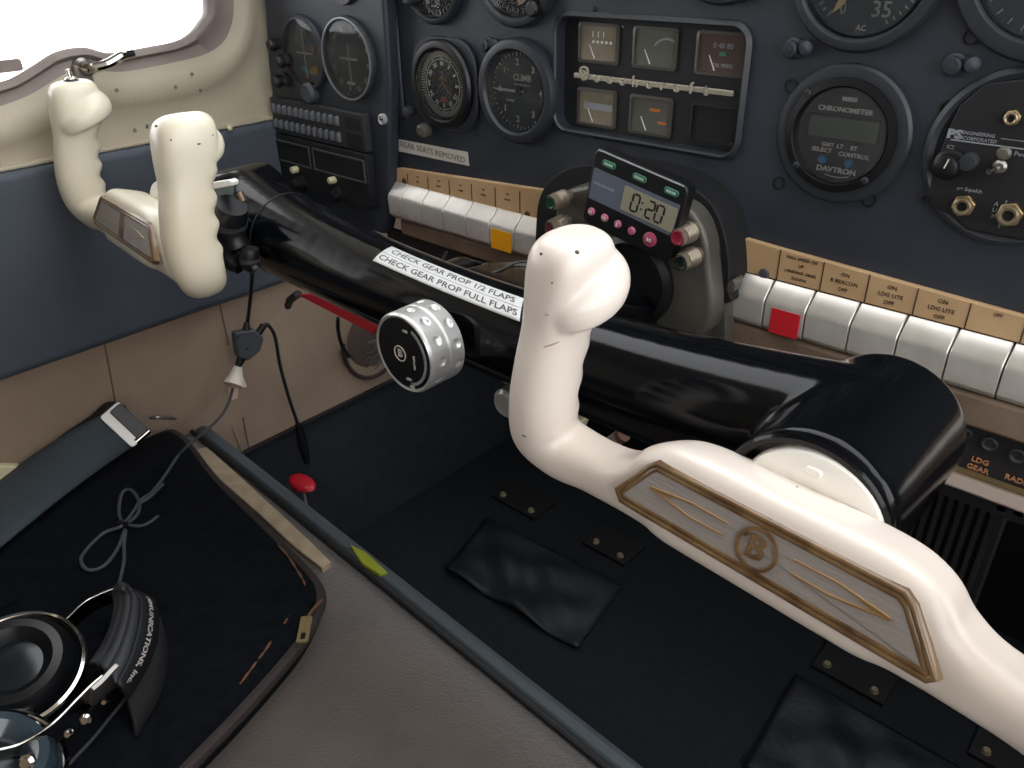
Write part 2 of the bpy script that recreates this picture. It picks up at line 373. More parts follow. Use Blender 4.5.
lampknob(481,46,'small black hooded post light above the gap between two dark round gauges')
# ---- generic gauge
def tick(bm,r0,r1,a,w,z):
    box(bm,r0,r1,-w/2,w/2,z,z+.0003,Matrix.Rotation(R(a),4,'Z'))
def gauge(name,label,x,z,ro,ri,depth=.008,face=M_dial,ringm=None,tilt=0,recess=0,cat='gauge'):
    t=thing(name,label,cat,PM((x,PY,z)))
    b=BM(); lathe(b,[(ro,0),(ro,depth*.55),(ro-.002,depth*.9),(ro-.005,depth),(ri+.003,depth),(ri+.001,depth*.8),(ri,depth*.35),(ri,.0006)],None,72,cap=False); obj('bezel',b,ringm or M_black,t)
    b=BM(); lathe(b,[(ri+.0005,.0008),(0,.0008)],None,64,cap=False); obj('dial_face',b,face,t,smooth=False)
    return t
def lens(t,r,z):
    b=BM(); lathe(b,[(r,z),(r*.7,z+.0006),(0,z+.001)],None,48,cap=False); obj('glass',b,M_glass,t)
def needle(t,L,a,w,z,m=M_white,tail=.006,name='needle',x=0,y=0):
    b=BM(); MM=Matrix.Translation((x,y,0))@Matrix.Rotation(R(a),4,'Z'); prism(b,[(-tail,-w/2),(L*.8,-w/2),(L,0),(L*.8,w/2),(-tail,w/2)],z,z+.0005,MM); obj(name,b,m,t,smooth=False)
# --- climb gauge
t=gauge('climb_gauge','round black climb gauge with white needle pointing left, beside the compass dial gauge',-.555,-.140,.050,.0375,.012,ringm=M_ring)
b=BM()
for k in range(37):
    a=180-k*4.5*1.0
for k in range(-19,20): tick(b,.0325 if k%5==0 else .034,.0365,180-k*8.4,.0009 if k%5==0 else .0005,.001)
obj('dial_ticks',b,M_white,t,smooth=False)
b=BM(); textbm(b,'CLIMB',.0085,T2(0.003,.0125,.001),bold=.0002); textbm(b,'FEET PER MINUTE',.0028,T2(.003,.006,.001)); textbm(b,'DOWN',.0032,T2(-.013,-.010,.001)); textbm(b,'UP',.0032,T2(-.016,.019,.001))
for s,a in (('0',180),('1',138),('2',96),('3',50),('4',0),('3',-50),('2',-96),('1',-138)): textbm(b,s,.0085,T2(.027*math.cos(R(a)),.027*math.sin(R(a)),.001),bold=.0002)
obj('dial_lettering',b,M_white,t,smooth=False)
needle(t,.034,180,.0026,.0025); needle(t,.033,90,.0005,.003,name='reflection_line') if False else None
b=BM(); lathe(b,[(.004,.001),(.004,.0035),(0,.004)],None,20); obj('needle_hub',b,M_black,t); lens(t,.037,.009)
screw(t,.020,-.042,.009,.0028,M_steel)
# --- ADF
PY-=.0055; t=gauge('compass_gauge','round compass dial gauge with a dense white degree ring in square black housing',-.660,-.143,.0455,.0345,.008); PY+=.0055
b=BM(); prism(b,rrect(.098,.094,.03),-.0055,.0002); obj('housing',b,M_panel2,t,bev=.002)
b=BM()
for k in range(72): tick(b,.0255 if k%6==0 else .0275,.0335,k*5,.0013,.001)
obj('degree_ring',b,mat('pale_ivory_print','aba99b',.6),t,smooth=False)
b=BM(); ringbar(b,.0255,.0006,.001,.0013)
for k in range(12): textbm(b,['N','3','6','E','12','15','S','21','24','W','30','33'][k],.006,T2(.021*math.sin(R(30*k)),.021*math.cos(R(30*k)),.001,-30*k),bold=.0001)
obj('dial_lettering',b,M_white,t,smooth=False)
b=BM(); tube(b,[(0,.014,.0016),(0,.002,.0016),(-.012,-.010,.0016)],.0005,4); tube(b,[(0,.002,.0016),(.012,-.010,.0016)],.0005,4); tube(b,[(-.005,.004,.0016),(0,.009,.0016),(.005,.004,.0016)],.0004,4); obj('aircraft_mark',b,M_amber,t)
b=BM(); prism(b,[(0,.040),(-.002,.035),(.002,.035)],.001,.0016); prism(b,[(-.006,-.018),(.006,-.018),(.004,-.012),(-.004,-.012)],.001,.0014); prism(b,[(-.021,.031),(-.018,.028),(-.023,.026)],.001,.0016); obj('lubber_mark',b,mat('dull_red_paint','8a4636',.5),t,smooth=False); lens(t,.0335,.009)
for sx,sy,ll in ((-.02,-.052,'grey'),(.0,-.055,'g')):
    pass
p=at(425,130,1,PY-.01)-V((-.660,PY,-.143)); b=BM(); lathe(b,[(.007,0),(.0078,.006),(.0065,.012),(.004,.013),(0,.012)],Matrix.Translation((p.x,p.z,0)),24); obj('set_knob',b,M_cast,t,label='worn grey set knob')
p=at(408,112,1,PY-.01)-V((-.660,PY,-.143)); b=BM(); lathe(b,[(.006,0),(.006,.008),(.004,.009),(0,.009)],Matrix.Translation((p.x,p.z,0)),24); obj('small_knob',b,M_dkgrey,t)
# --- top row, cut by the frame
for nm,x,z,ro,ri,lab in (('altitude_gauge',-.669,-.043,.0425,.035,'round dark gauge cut by the top edge, above the compass dial gauge'),('attitude_gauge',-.556,-.030,.0525,.042,'larger dark gauge with curved chrome highlight, cut by the top edge above the climb gauge'),('dark_gauge',-.447,.003,.056,.045,'dark gauge rim just dipping in above the left meters of the engine cluster'),('dark_gauge',-.342,-.003,.052,.044,'dark gauge rim just dipping in above the right meters of the engine cluster')):
    t=gauge(nm,lab,x,z,ro,ri,.010,face=M_lens,ringm=M_ring)
    b=BM()
    for k in range(36): tick(b,ri-.006,ri-.001,k*10,.0006,.001)
    obj('dial_ticks',b,M_dim,t,smooth=False); lens(t,ri,.008)
    if nm=='attitude_gauge':
        b=BM(); ringbar(b,.030,.006,.0085,.010,20,285,350); obj('highlight_arc',b,M_chrome,t); b=BM(); lathe(b,[(.007,0),(.007,.012),(.005,.014),(0,.014)],Matrix.Translation((.030,-.034,.004)),20); obj('cage_knob',b,M_black,t)  # curved highlight over the glass modelled as a chrome arc
    if nm=='altitude_gauge':
        b=BM(); lathe(b,[(.006,0),(.0065,.014),(.004,.016),(0,.016)],Matrix.Translation((-.026,-.018,.004)),20); obj('set_knob',b,M_dkgrey,t)
# --- manifold pressure gauge with 35
t=gauge('pressure_gauge','large round gauge with numerals 0 and 35 and a cream needle',-.233,-.028,.0535,.043,.010,face=mat('navy_dial','16202e',.5),ringm=M_ring)
b=BM()
for k in range(40):
    a=-128-k*7.5+0
    tick(b,.034 if k%5==0 else .036,.039,a,.0009,.001)
obj('dial_ticks',b,M_num,t,smooth=False)
b=BM(); textbm(b,'35',.0145,T2(.0135,-.0255,.001),bold=.0002); textbm(b,'0',.0115,T2(-.0135,-.0255,.001),sx=.8,bold=.0002); textbm(b,'30',.012,T2(.027,.004,.001)); obj('dial_numerals',b,M_num,t,smooth=False)
b=BM(); textbm(b,'AC',.0056,T2(.0015,-.0375,.001)); textbm(b,'IN. HG. ABS.',.004,T2(.012,-.014,.001)); obj('dial_lettering',b,M_white,t,smooth=False)
needle(t,.035,-125,.0045,.0025,m=mat('cream_needle','d8c48a',.5)); lens(t,.042,.008)
# --- right top gauge
t=gauge('smoky_gauge','large round smoky glass gauge at the top right corner',-.118,-.020,.060,.046,.010,face=mat('smoky_dial','1c2a31',.5,col2='2a3a40',cscale=60),ringm=M_ring); lens(t,.046,.008)
b=BM()
for k in range(30): tick(b,.040,.044,k*12,.0008,.001)
obj('dial_ticks',b,M_dim,t,smooth=False)
for sx,sy in ((-.044,.03),): dent('screw_hole',t,-.0405,-.0405,.004,.003)
# --- chronometer
t=gauge('panel_chronometer','round chronometer with small display window and two blue buttons',-.231,-.139,.0505,.0345,.006,face=M_dialp,ringm=M_ring,cat='clock')
b=BM(); lathe(b,[(.0415,.004),(.0415,.008),(.036,.009),(.0345,.006),(.0345,.001)],None,64,cap=False); obj('inner_ring',b,M_black,t)
b=BM(); prism(b,rrect(.055,.0175,.0015),.001,.0018); obj('display_recess',b,M_black,t,mx=Matrix.Translation((-.001,.0045,0)))
b=BM(); prism(b,rrect(.052,.015,.001),.0018,.0024); obj('display',b,M_lcd,t,mx=Matrix.Translation((0,.0045,0)))
b=BM()
for q,sz,x,y in (('M800',.0045,.001,.0255),('CHRONOMETER',.0050,-.001,.0178),('GMT',.0042,-.0095,-.0085),('LT',.0042,.0,-.0085),('ET',.0042,.0105,-.0085),('SELECT',.0044,-.0135,-.0128),('CONTROL',.0044,.0115,-.0138),('DAVTRON',.0058,0,-.0265)): textbm(b,q,sz,T2(x,y,.0013),bold=.00012,ext=.0005,sx=1.1)
ringbar(b,.0315,.0006,.001,.0016,16,255,290)
obj('dial_lettering',b,M_white,t,smooth=False)
for x in (-.0115,.009):
    b=BM(); lathe(b,[(.0031,.001),(.0031,.003),(.0022,.004),(0,.0043)],Matrix.Translation((x,-.0195,0)),20); obj('button',b,M_blue,t,label='round blue push button')
for x,y in ((-.0285,.028),(-.0285,-.0255),(.0255,-.0285)): screw(t,x,y,.0085,.0028,M_dkgrey)
lens(t,.0343,.0075)
# --- engine cluster
t=thing('engine_gauge_cluster','rounded rectangular cluster of small square meters crossed by chrome script bar','gauge cluster',PM((-.412,PY,-.119)))
b=BM(); o1=rrect(.200,.108,.018,6); i1=rrect(.193,.101,.014,6); ls=[]
for pts,z in ((o1,0),(o1,.002),(i1,.005),(rrect(.190,.098,.013,6),.003),(rrect(.190,.098,.013,6),-.010)):
    cur=[b.verts.new(V((p[0],p[1],z))) for p in pts]
    if ls:
        for i in range(len(cur)): b.faces.new((ls[i],ls[(i+1)%len(cur)],cur[(i+1)%len(cur)],cur[i]))
    ls=cur
obj('bezel',b,M_ring,t)
b=BM(); prism(b,rrect(.192,.10,.012,6),-.012,-.0095); obj('back_face',b,M_dial,t)
k=0
for row,zc in enumerate((.0275,-.0285)):
    for ci,xc in enumerate((-.0555,.0045,.0675)):
        dark=(row==1 and ci==2)
        b=BM(); o1=rrect(.045,.034,.003,3,xc,zc); i1=rrect(.040,.029,.002,3,xc,zc); pr=None
        for pts,z in ((o1,-.0095),(o1,-.0075),(i1,-.007),(i1,-.0093)):
            cur=[b.verts.new(V((p[0],p[1],z))) for p in pts]
            if pr:
                for i in range(len(cur)): b.faces.new((pr[i],pr[(i+1)%len(cur)],cur[(i+1)%len(cur)],cur[i]))
            pr=cur
        fr=obj('meter',b,M_dial if dark else mat('meter_rim','4d4a45',.4,coat=.3),t,label='blank dark meter' if dark else None)
        b=BM(); prism(b,i1,-.0094,-.0088); obj('meter_face',b,M_blackm if dark else (mat('red_brown_meter','4b3a36',.4) if ci==2 else (mat('olive_meter','55564f',.4) if ci==1 else M_window)),fr,smooth=False)
        if dark: continue
        b=BM(); prism(b,[(-.0006,0),(.0006,0),(.0003,.013),(-.0003,.013)],-.0086,-.0082,Matrix.Translation((xc-.004,zc-.013,0))@Matrix.Rotation(R(28),4,'Z')); obj('needle',b,M_white,fr,smooth=False)
        b=BM()
        if (row,ci)==(0,0):
            for q in range(5): box(b,xc-.007+q*.0048,xc-.0045+q*.0048,zc+.000,zc+.0022,-.0087,-.0084)
            for q in range(3): box(b,xc-.007+q*.006,xc-.0062+q*.006,zc+.005,zc+.010,-.0087,-.0084)
            mm=M_white
        elif (row,ci)==(0,1): ringbar(b,.016,.0016,-.0087,-.0084,16,60,140,Matrix.Translation((xc+.012,zc-.008,0))); mm=M_dim
        elif (row,ci)==(0,2): textbm(b,'0 40 80',.006,T2(xc+.002,zc+.006,-.0087)); textbm(b,'OIL PRESS',.0042,T2(xc+.003,zc-.009,-.0087)); mm=M_dim
        elif (row,ci)==(1,1): box(b,xc-.001,xc+.010,zc+.004,zc+.0065,-.0087,-.0084); box(b,xc+.008,xc+.017,zc-.006,zc-.004,-.0087,-.0084); mm=M_orange
        else: box(b,xc-.015,xc+.018,zc-.002,zc+.004,-.0087,-.0084); mm=M_dim
        obj('meter_marks',b,mm,fr,smooth=False)
        if (row,ci)==(0,2):
            b=BM(); prism(b,rrect(.006,.003,.001,3,xc+.002,zc+.0),-.0087,-.0083); obj('green_arc',b,mat('green_mark','3c7a5a',.5),fr,smooth=False)
b=BM(); box(b,-.075,.088,-.0022,.0022,-.001,.002)
obj('script_bar',b,mat('script_chrome','b9b4a6',.3,metal=.6),t,bev=.0006)
b=BM(); xs=[-.0625+q*.0140 for q in range(10)]
for q,ch in enumerate('Beechcraft'):
    if q==0: ringbar(b,.0045,.0018,.002,.0035,24,-60,250,Matrix.Translation((xs[q],.004,0))); ringbar(b,.0022,.001,.002,.0035,16,0,360,Matrix.Translation((xs[q]-.001,.003,0)))
    textbm(b,ch,.0125 if q else .012,T2(xs[q],.0005,.0022),ext=.0007,bold=.0003,sx=1.0)
obj('script_letters',b,mat('script_chrome2','cfc9b8',.25,metal=.6),t,smooth=False)
b=BM(); prism(b,rrect(.1815,.0895,.010,6),.0025,.0028); 
b.free()
for x in (-.045,-.03,.0): 
    b=BM(); lathe(b,[(.0011,-.0095),(.0009,-.0085),(0,-.0083)],Matrix.Translation((x,.0425-.0*x,0)),10); obj('pin',b,M_steel,t)
# --- intercom
t=thing('audio_intercom','black audio intercom plate with three jack sockets, knob and toggle, at the right edge','intercom',PM((-.113,PY,-.139)))
b=BM(); lathe(b,[(.0585,0),(.0585,.003),(.055,.005),(.0515,.003),(.0515,.001)],None,72,cap=False); obj('bezel',b,M_ring,t)
b=BM(); prism(b,[(-.048,-.026),(-.052,-.037),(-.040,-.041),(-.030,-.043),(-.018,-.051),(.018,-.051),(.05,-.04),(.06,0),(.052,.028),(.03,.047),(0,.052),(-.03,.045),(-.042,.03),(-.046,.01)],.001,.0055); fp=obj('face_plate',b,M_dial,t,bev=.001)
b=BM(); box(b,-.042,.055,.0075,.0083,.0056,.006); box(b,-.012,.055,.0125,.0129,.0056,.0059); obj('trim_line',b,M_dim,t,smooth=False)
b=BM(); textbm(b,'PS',.0080,T2(-.0405,.0105+.001,.0056),bold=.0004,sx=1.2); textbm(b,'ENGINEERING\nINCORPORATED'.split('\n')[0],.0032,T2(-.026,.0135,.0056)); textbm(b,'INCORPORATED',.0032,T2(-.026,.010,.0056)); textbm(b,'ISO',.0036,T2(.0135,-.003,.0056)); textbm(b,'ALL',.004,T2(.0155,-.0095,.0056)); textbm(b,'AUDIO',.0046,T2(.012,.0455-.002,.0056)); textbm(b,'INPUT',.0046,T2(.012,.0375,.0056)); textbm(b,'PwrTog',.0042,T2(.002,.0035,.0056)) if False else None
textbm(b,'Pwr/Iso',.0042,T2(.0045,.0042,.0056)); textbm(b,'o< Squelch',.0036,T2(-.0225,-.0235,.0056)); textbm(b,'ICS',.0034,T2(-.041,.003,.0056)); textbm(b,'VOL',.0034,T2(.022,-.024,.0056))
for q,ch in enumerate('AUX'): textbm(b,ch,.0042,T2(-.004,-.030-q*.0042,.0056))
for q,ch in enumerate('JACKS'): textbm(b,ch,.0042,T2(.0015,-.028-q*.0040,.0056))
obj('lettering',b,M_dim,t,smooth=False)
def jack(x,y,r,lab=None):
    b=BM(); prism(b,[(r*1.25*math.cos(R(60*k+15)),r*1.25*math.sin(R(60*k+15))) for k in range(6)],.0055,.0085,Matrix.Translation((x,y,0))); j=obj('jack_socket',b,M_brass,t,bev=.0005)
    b=BM(); lathe(b,[(r,.0085),(r,.0115),(r*.8,.012),(r*.55,.0115),(r*.5,.006)],Matrix.Translation((x,y,0)),28,cap=False); obj('collar',b,mat('jack_metal','9f9078',.3,metal=.7),j)
    b=BM(); lathe(b,[(r*.52,.0092),(0,.0090)],Matrix.Translation((x,y,0)),20,cap=False); obj('bore',b,M_blackm,j,smooth=False)
pj=[at(963,206,1,PY-.008)-V((-.113,PY,-.139)),at(1009,215,1,PY-.008)-V((-.113,PY,-.139)),at(1012,118,1,PY-.008)-V((-.113,PY,-.139))]
jack(pj[0].x,pj[0].z,.0062); jack(pj[1].x,pj[1].z,.0068); jack(pj[2].x,pj[2].z,.0042)
def lp(px,py,d=.01): 
    p=at(px,py,1,PY-d)-V((-.113,PY,-.139)); return p.x,p.z
x,y=lp(946,167,.015); b=BM(); lathe(b,[(.0105,.0055),(.0105,.008),(.0085,.009),(.0078,.018),(.006,.019),(0,.0192)],Matrix.Translation((x,y,0)),28); kb=obj('volume_knob',b,M_black,t)
b=BM(); box(b,-.0004,.0004,0,.0065,.0190,.0196,Matrix.Translation((x,y,0))@Matrix.Rotation(R(-15),4,'Z')); obj('pointer',b,M_white,kb,smooth=False)
x,y=lp(961,162,.012); b=BM(); lathe(b,[(.006,.0055),(.006,.012),(.005,.0135),(0,.0135)],Matrix.Translation((x+.004,y,0)),24); obj('squelch_knob',b,M_dkgrey,t)
x,y=lp(1003,154,.008); b=BM(); lathe(b,[(.0046,.0055),(.0046,.0068),(.003,.0085),(0,.009)],Matrix.Translation((x,y,0)),20); obj('indicator_lamp',b,M_cast,t)
x,y=lp(998,168,.01); b=BM(); lathe(b,[(.0046,.0055),(.0046,.007),(.003,.0085),(.003,.0095)],Matrix.Translation((x,y,0)),20); tg=obj('toggle_switch',b,M_steel,t)
b=BM(); tube(b,[(x,y,.009),(x-.0025,y-.001,.016),(x-.003,y-.0012,.018)],lambda s:.0012+.0008*s,10); obj('lever',b,M_chrome,tg)
dent('screw_hole',t,-.048,-.0345,.0056,.003)

# ---- label strip on the panel
t=thing('text_label','narrow white paper label reading rear seats removed, under the compass dial gauge','label')
pa=at(397,139,1,PY-.001); pb=at(469,166,1,PY-.001)
b=BM(); prism(b,[(pa.x,pa.z),(at(399,151,1,PY).x,at(399,151,1,PY).z),(pb.x,pb.z),(at(468,152,1,PY).x,at(468,152,1,PY).z)],.0003,.0009,PM((0,PY,0))); obj('paper',b,M_paper,t,smooth=False)
mx=(pa.x+pb.x)/2; mz=(at(433,152,1,PY).z)
text('lettering','REAR SEATS REMOVED',.0095,M_txt,t,0,0,.001,sx=1.12).matrix_local=PM((mx,PY,mz))@Matrix.Rotation(R(-1.5),4,'Z')
for o in t.children:
    pass
# ---- left sub panel with radios
SY=.60
b=BM(); prism(b,[(-1.0,-.33),(-.770,-.33),(-.757,-.3),(-.742,-.2),(-.733,-.15),(-.7285,-.05),(-.7285,.083),(-.957,.083),(-.960,-.08),(-.972,-.14),(-.975,-.18),(-1.0,-.215)],0,.018,PM((0,SY+.018,0)))
sp=obj('radio_rack',b,M_panel2,None,bev=.004); tag(sp,'left dark radio panel in front of the window wall, standing slightly proud','instrument panel')
def sgauge(*a,**k):
    global PY
    s=PY; PY=SY; t=gauge(*a,**k); PY=s; return t
t=sgauge('course_indicator','round course deviation dial with white ring rim and crossed white needles',-.797,-.126,.0455,.040,.007,ringm=M_dkgrey)
b=BM(); ringbar(b,.0435,.0016,.0065,.0085); obj('pale_rim_ring',b,mat('pale_rim','8e9296',.3,metal=.5),t)  # pale metallic ring running round the dial rim
b=BM()
for k in range(12): textbm(b,['N','3','6','E','12','15','S','21','24','W','30','33'][k],.0075,T2(.033*math.sin(R(30*k+10)),.033*math.cos(R(30*k+10)),.001,-30*k-10),bold=.0004)
obj('dial_lettering',b,M_dim,t,smooth=False)
b=BM(); box(b,-.018,.014,-.0012,.0012,.002,.0025); obj('needle',b,M_white,t,smooth=False)
b=BM(); box(b,-.001,.001,-.024,.015,.0026,.003); box(b,-.008,.006,-.028,-.0245,.0026,.003); obj('needle',b,M_white,t,smooth=False); lens(t,.040,.006)
t=sgauge('glideslope_indicator','dial with crossed needles and orange and teal flags, nearest the side window',-.884,-.126,.043,.038,.007,ringm=M_panel2,face=mat('brown_grey_dial','2c2c31',.5))
b=BM(); box(b,-.018,.016,-.001,.001,.002,.0025); obj('needle',b,M_white,t,smooth=False)
b=BM(); box(b,-.001,.001,-.028,.028,.0026,.003); obj('needle',b,M_white,t,smooth=False)
b=BM(); prism(b,[(-.022,.012),(-.012,.030),(.0,.034),(.008,.02),(-.004,.006)],.001,.0015); obj('painted_glare',b,mat('dim_glare_grey','62646a',.4),t,smooth=False)  # glare on the dial put in as a flat pale patch
b=BM(); prism(b,[(.006,-.024),(.022,-.022),(.022,-.012),(.012,-.014),(.006,-.018)],.001,.002); obj('orange_flag',b,mat('amber_flag','c79a4a',.5),t,smooth=False)
b=BM(); prism(b,[(-.012,-.020),(.005,-.025),(.005,-.019),(-.010,-.013)],.001,.002); obj('teal_flag',b,M_teal,t,smooth=False)
b=BM(); prism(b,rrect(.006,.008,.002,3,.017,.006),.001,.002); obj('red_flag',b,mat('rust_flag','a8604a',.5),t,smooth=False); lens(t,.038,.006)
b=BM(); lathe(b,[(.012,0),(.013,.008),(.010,.012),(0,.012)],Matrix.Translation((.004,-.045,0)),24); obj('course_knob',b,M_greyp,t)
for q,lab in (((268,45),'upper dark knob'),((276,62),'middle'),((273,82),'low')):
    p=at(*q,1,SY-.02); t=thing('radio_dial',{'u':'dark reddish knob, topmost of three on the far left edge of the radio panel','m':'dark grey knob, middle of three on the far left edge of the radio panel','l':'dark knob, lowest of three on the far left edge of the radio panel'}[lab[0]],'knob',PM((p.x,SY,p.z)),'knobs on the far left edge of the radio panel')
    b=BM(); lathe(b,[(.009,0),(.009,.004),(.0065,.005),(.006,.018),(.005,.0195),(0,.0195)],None,20); obj('body',b,mat('dark_maroon_plastic','2c1c22',.4) if lab[0]=='u' else M_dkgrey,t)
    b=BM(); lathe(b,[(.0075,.010),(.0082,.013),(.0075,.016),(.006,.0165)],None,14,cap=False); obj('grip_ring',b,M_black,t)
t=thing('dial_knob_top','partial','gauge') if False else None
q=at(344,0,1,SY); t=sgauge('upper_radio_dial','small dark dial rim dipping in at the top above the course deviation dial',q.x+.004,q.z+.017,.022,.018,.006,ringm=M_ring); lens(t,.018,.005)
# audio selector
def quadobj(name,corners,y,d,m,label,cat):
    P=[at(*c,1,y) for c in corners]; b=BM(); prism(b,[(p.x,p.z) for p in P],0,d,PM((0,y,0))); o=obj(name,b,m,None,bev=.001); return o
t=thing('audio_selector','narrow radio selector with two rows of pale pushbuttons on the left radio panel','radio',PM((-.869,SY,-.2055)))
b=BM(); prism(b,rrect(.192,.044,.002,3),0,.010); obj('face_plate',b,M_dkgrey,t,bev=.001)
for row,y in enumerate((.009,-.010)):
    for k in range(12):
        x=-.088+k*.0122
        b=BM(); prism(b,rrect(.0048,.012,.001,2,x,y),.010,.0145,None,.8); obj('button',b,mat('button_grey','63676d',.5),t)
        
b=BM(); prism(b,rrect(.03,.018,.001,2,.075,-.011),.0098,.0105); obj('display',b,M_blackm,t); b=BM(); prism(b,rrect(.03,.014,.001,2,.075,.009),.0098,.0105); obj('label_plate',b,M_dial,t)
t=thing('navigation_radio','wide dark radio with two display windows and pale lower knobs under the pushbutton selector','radio',PM((-.872,SY,-.262)))
b=BM(); prism(b,rrect(.196,.066,.003,3),0,.012); obj('face_plate',b,M_dial,t,bev=.001)
for x,w in ((-.055,.078),(.043,.104)):
    b=BM(); o1=rrect(w,.028,.001,2,x,.012); i1=rrect(w-.004,.024,.001,2,x,.012)
    pr=None
    for pts,z in ((o1,.012),(o1,.014),(i1,.014),(i1,.0125)):
        cur=[b.verts.new(V((p[0],p[1],z))) for p in pts]
        if pr:
            for i in range(len(cur)): b.faces.new((pr[i],pr[(i+1)%len(cur)],cur[(i+1)%len(cur)],cur[i]))
        pr=cur
    w_=obj('display_frame',b,M_greyp,t); b=BM(); prism(b,i1,.0122,.0127); obj('display',b,M_blackm,w_,smooth=False)
    b=BM(); lathe(b,[(.0045,.012),(.0045,.020),(.003,.0215),(0,.0215)],Matrix.Translation((x+(.004 if x<0 else -.013),-.008,0)),16); obj('tuning_knob',b,M_creamp,t,label='small cream knob')
    b=BM(); lathe(b,[(.011,.012),(.011,.016),(.008,.018),(.0075,.028),(0,.0285)],Matrix.Translation((x+(.01 if x<0 else -.005),-.026,0)),24); obj('large_knob',b,M_black,t)
p=at(384,119,1,SY); t=thing('panel_lock','small round silver fastener low on the right edge of the radio panel','fastener',PM((p.x,SY,p.z)))
b=BM(); lathe(b,[(.0062,0),(.0062,.004),(.0048,.005),(.0045,.0035),(0,.0035)],None,24,cap=False); obj('collar',b,M_alu,t); b=BM(); box(b,-.003,.003,-.0007,.0007,.0034,.0042); obj('slot',b,M_black,t)

# ================================================================ SWITCH ROWS
yk=.597
ztop,zrid,zbot=-.262,-.2785,-.3035
def keyrow(tname,label,divs,texts,strip,tapes):
    t=thing(tname,label,'switch panel')
    b=BM(); prism(b,strip,0,.006,PM((0,PY-.0005,0))); obj('placard_strip',b,M_tan,t,bev=.001)
    for i,(a,c) in enumerate(zip(divs,divs[1:])):
        g=.0005
        b=BM(); sec=[(.617,-.2655),(.612,-.2615),(yk+.002,-.2735),(yk,-.2785),(yk+.001,-.2985),(yk+.006,-.3035),(.617,-.3035)]
        L=[[b.verts.new(V((x,y,z))) for y,z in sec] for x in (a+g,c-g)]
        b.faces.new(L[0]); b.faces.new(L[1][::-1])
        for k in range(len(sec)): b.faces.new((L[0][k],L[0][(k+1)%len(sec)],L[1][(k+1)%len(sec)],L[1][k]))
        tip=i in tapes
        ko=obj('rocker_switch',b,M_key,t,bev=.0009,label='silver rocker switch with '+tapes[i][1]+' tape' if tip else None)
        if tip:
            b=BM(); box(b,a+.0035 if tapes[i][2] is None else a+tapes[i][2],c-.0035,yk-.0006,yk+.0004,-.3015,-.2795); obj('tape_patch',b,tapes[i][0],ko,smooth=False)
    for i,d in enumerate(texts):
        x,zt,zb_=d[0]
        b=BM(); box(b,x-.00035,x+.00035,-.0001,.0002,zb_,zt,Matrix.Translation((0,0,0))); 
        b.free()
    return t
# strip outlines in (x,z)
def xz(*pts): return [(at(px,py,1,.615).x,at(px,py,1,.615).z) for px,py in pts]
left_div=[-.749+.0357*k for k in range(0,9)]
tl=keyrow('switch_row','left row of silver piano switches under a tan placard strip, one with orange tape',[-.752,-.728,-.692,-.656,-.6195,-.583,-.547,-.511,-.475][:9],[],xz((396,168),(402,168),(547,190),(562,196),(562,232),(547,226),(394,183)),{5:(M_yel,'orange yellow',None)})
rt=keyrow('switch_row','right row of silver piano switches under a tan placard strip, one with red tape',[-.299,-.2625,-.2265,-.190,-.1535,-.117,-.0805,-.044,-.0075,.029,.065,.101],[],[(-.300,-.262),(-.300,-.2325),(-.26,-.2345),(-.04,-.2435),(.10,-.249),(.10,-.262)],{1:(M_redt,'red',.0075)})
def divider(t,x,z0,z1):
    b=BM(); box(b,x-.0004,x+.0004,PY-.0071,PY-.006,z0,z1); obj('divider_line',b,M_ink,t,smooth=False)
for k in range(8):
    x=-.7305+.0357*k; zt=at(397+20*k,168+2.9*k,1,.615).z; 
    divider(tl,x,-.2615,-.2495+.0022*k)
for x in (-.262,-.2245,-.188,-.1515,-.1145,-.078,-.041,-.004,.033): divider(rt,x,-.2615,-.2350-(x+.262)*.043)
def ptxt(t,x,lines,z=-.2395,size=.0048,dz=.0062):
    b=BM()
    for i,l in enumerate(lines): textbm(b,l,size,T2(0,-i*dz,0))
    obj('placard_text',b,M_ink,t,smooth=False,mx=PM((x,PY-.0066,z)))
ptxt(rt,-.243,['MAX SPEED 150','UP','LANDING GEAR','DOWN'],-.2395,.0038,.0058)
ptxt(rt,-.2065,['ON','R BEACON','OFF'],-.2435,.0045); ptxt(rt,-.170,['ON','LDG LITE','OFF'],-.2445,.0046); ptxt(rt,-.133,['ON','LDG LITE','OFF'],-.2455,.0046)
ptxt(rt,-.096,['OFF'],-.2455,.0035) 
for k in range(5): ptxt(tl,-.7125+.0357*k+.0,['ON','',['NAV','PITOT','CABIN','PANEL','BOOST'][k]],-.2505+.0014*k,.0026,.0030)
b=BM(); prism(b,rrect(.033,.024,.001,2),0,.0006); obj('paper_patch',b,mat('pale_paper_patch','c9b78d',.6),tl,mx=PM((-.487,PY-.0066,-.250)))
p=at(404,181,1,.613); b=BM(); lathe(b,[(.004,0),(.003,.0012),(0,.0015)],None,16); obj('rusty_screw',b,mat('rust','4a2f22',.8),tl,mx=PM((p.x,PY-.0065,p.z-.0005)),label='rusty screw head')
p=at(527,215,1,.613); b=BM(); lathe(b,[(.004,0),(.003,.0012),(0,.0015)],None,16); obj('rusty_screw',b,mat('rust','4a2f22',.8),tl,mx=PM((p.x,PY-.0065,p.z)),label='rusty screw head')
p=at(764,274,1,.613); b=BM(); lathe(b,[(.0048,0),(.0048,.001),(.004,.0022),(0,.0025)],None,20); obj('placard_screw',b,M_greyp,rt,mx=PM((p.x,PY-.0065,p.z)))
p=at(738,273,1,.613); b=BM(); lathe(b,[(.0011,0),(0,.0006)],None,10); obj('placard_rivet',b,M_ink,rt,mx=PM((p.x,PY-.0065,p.z)))
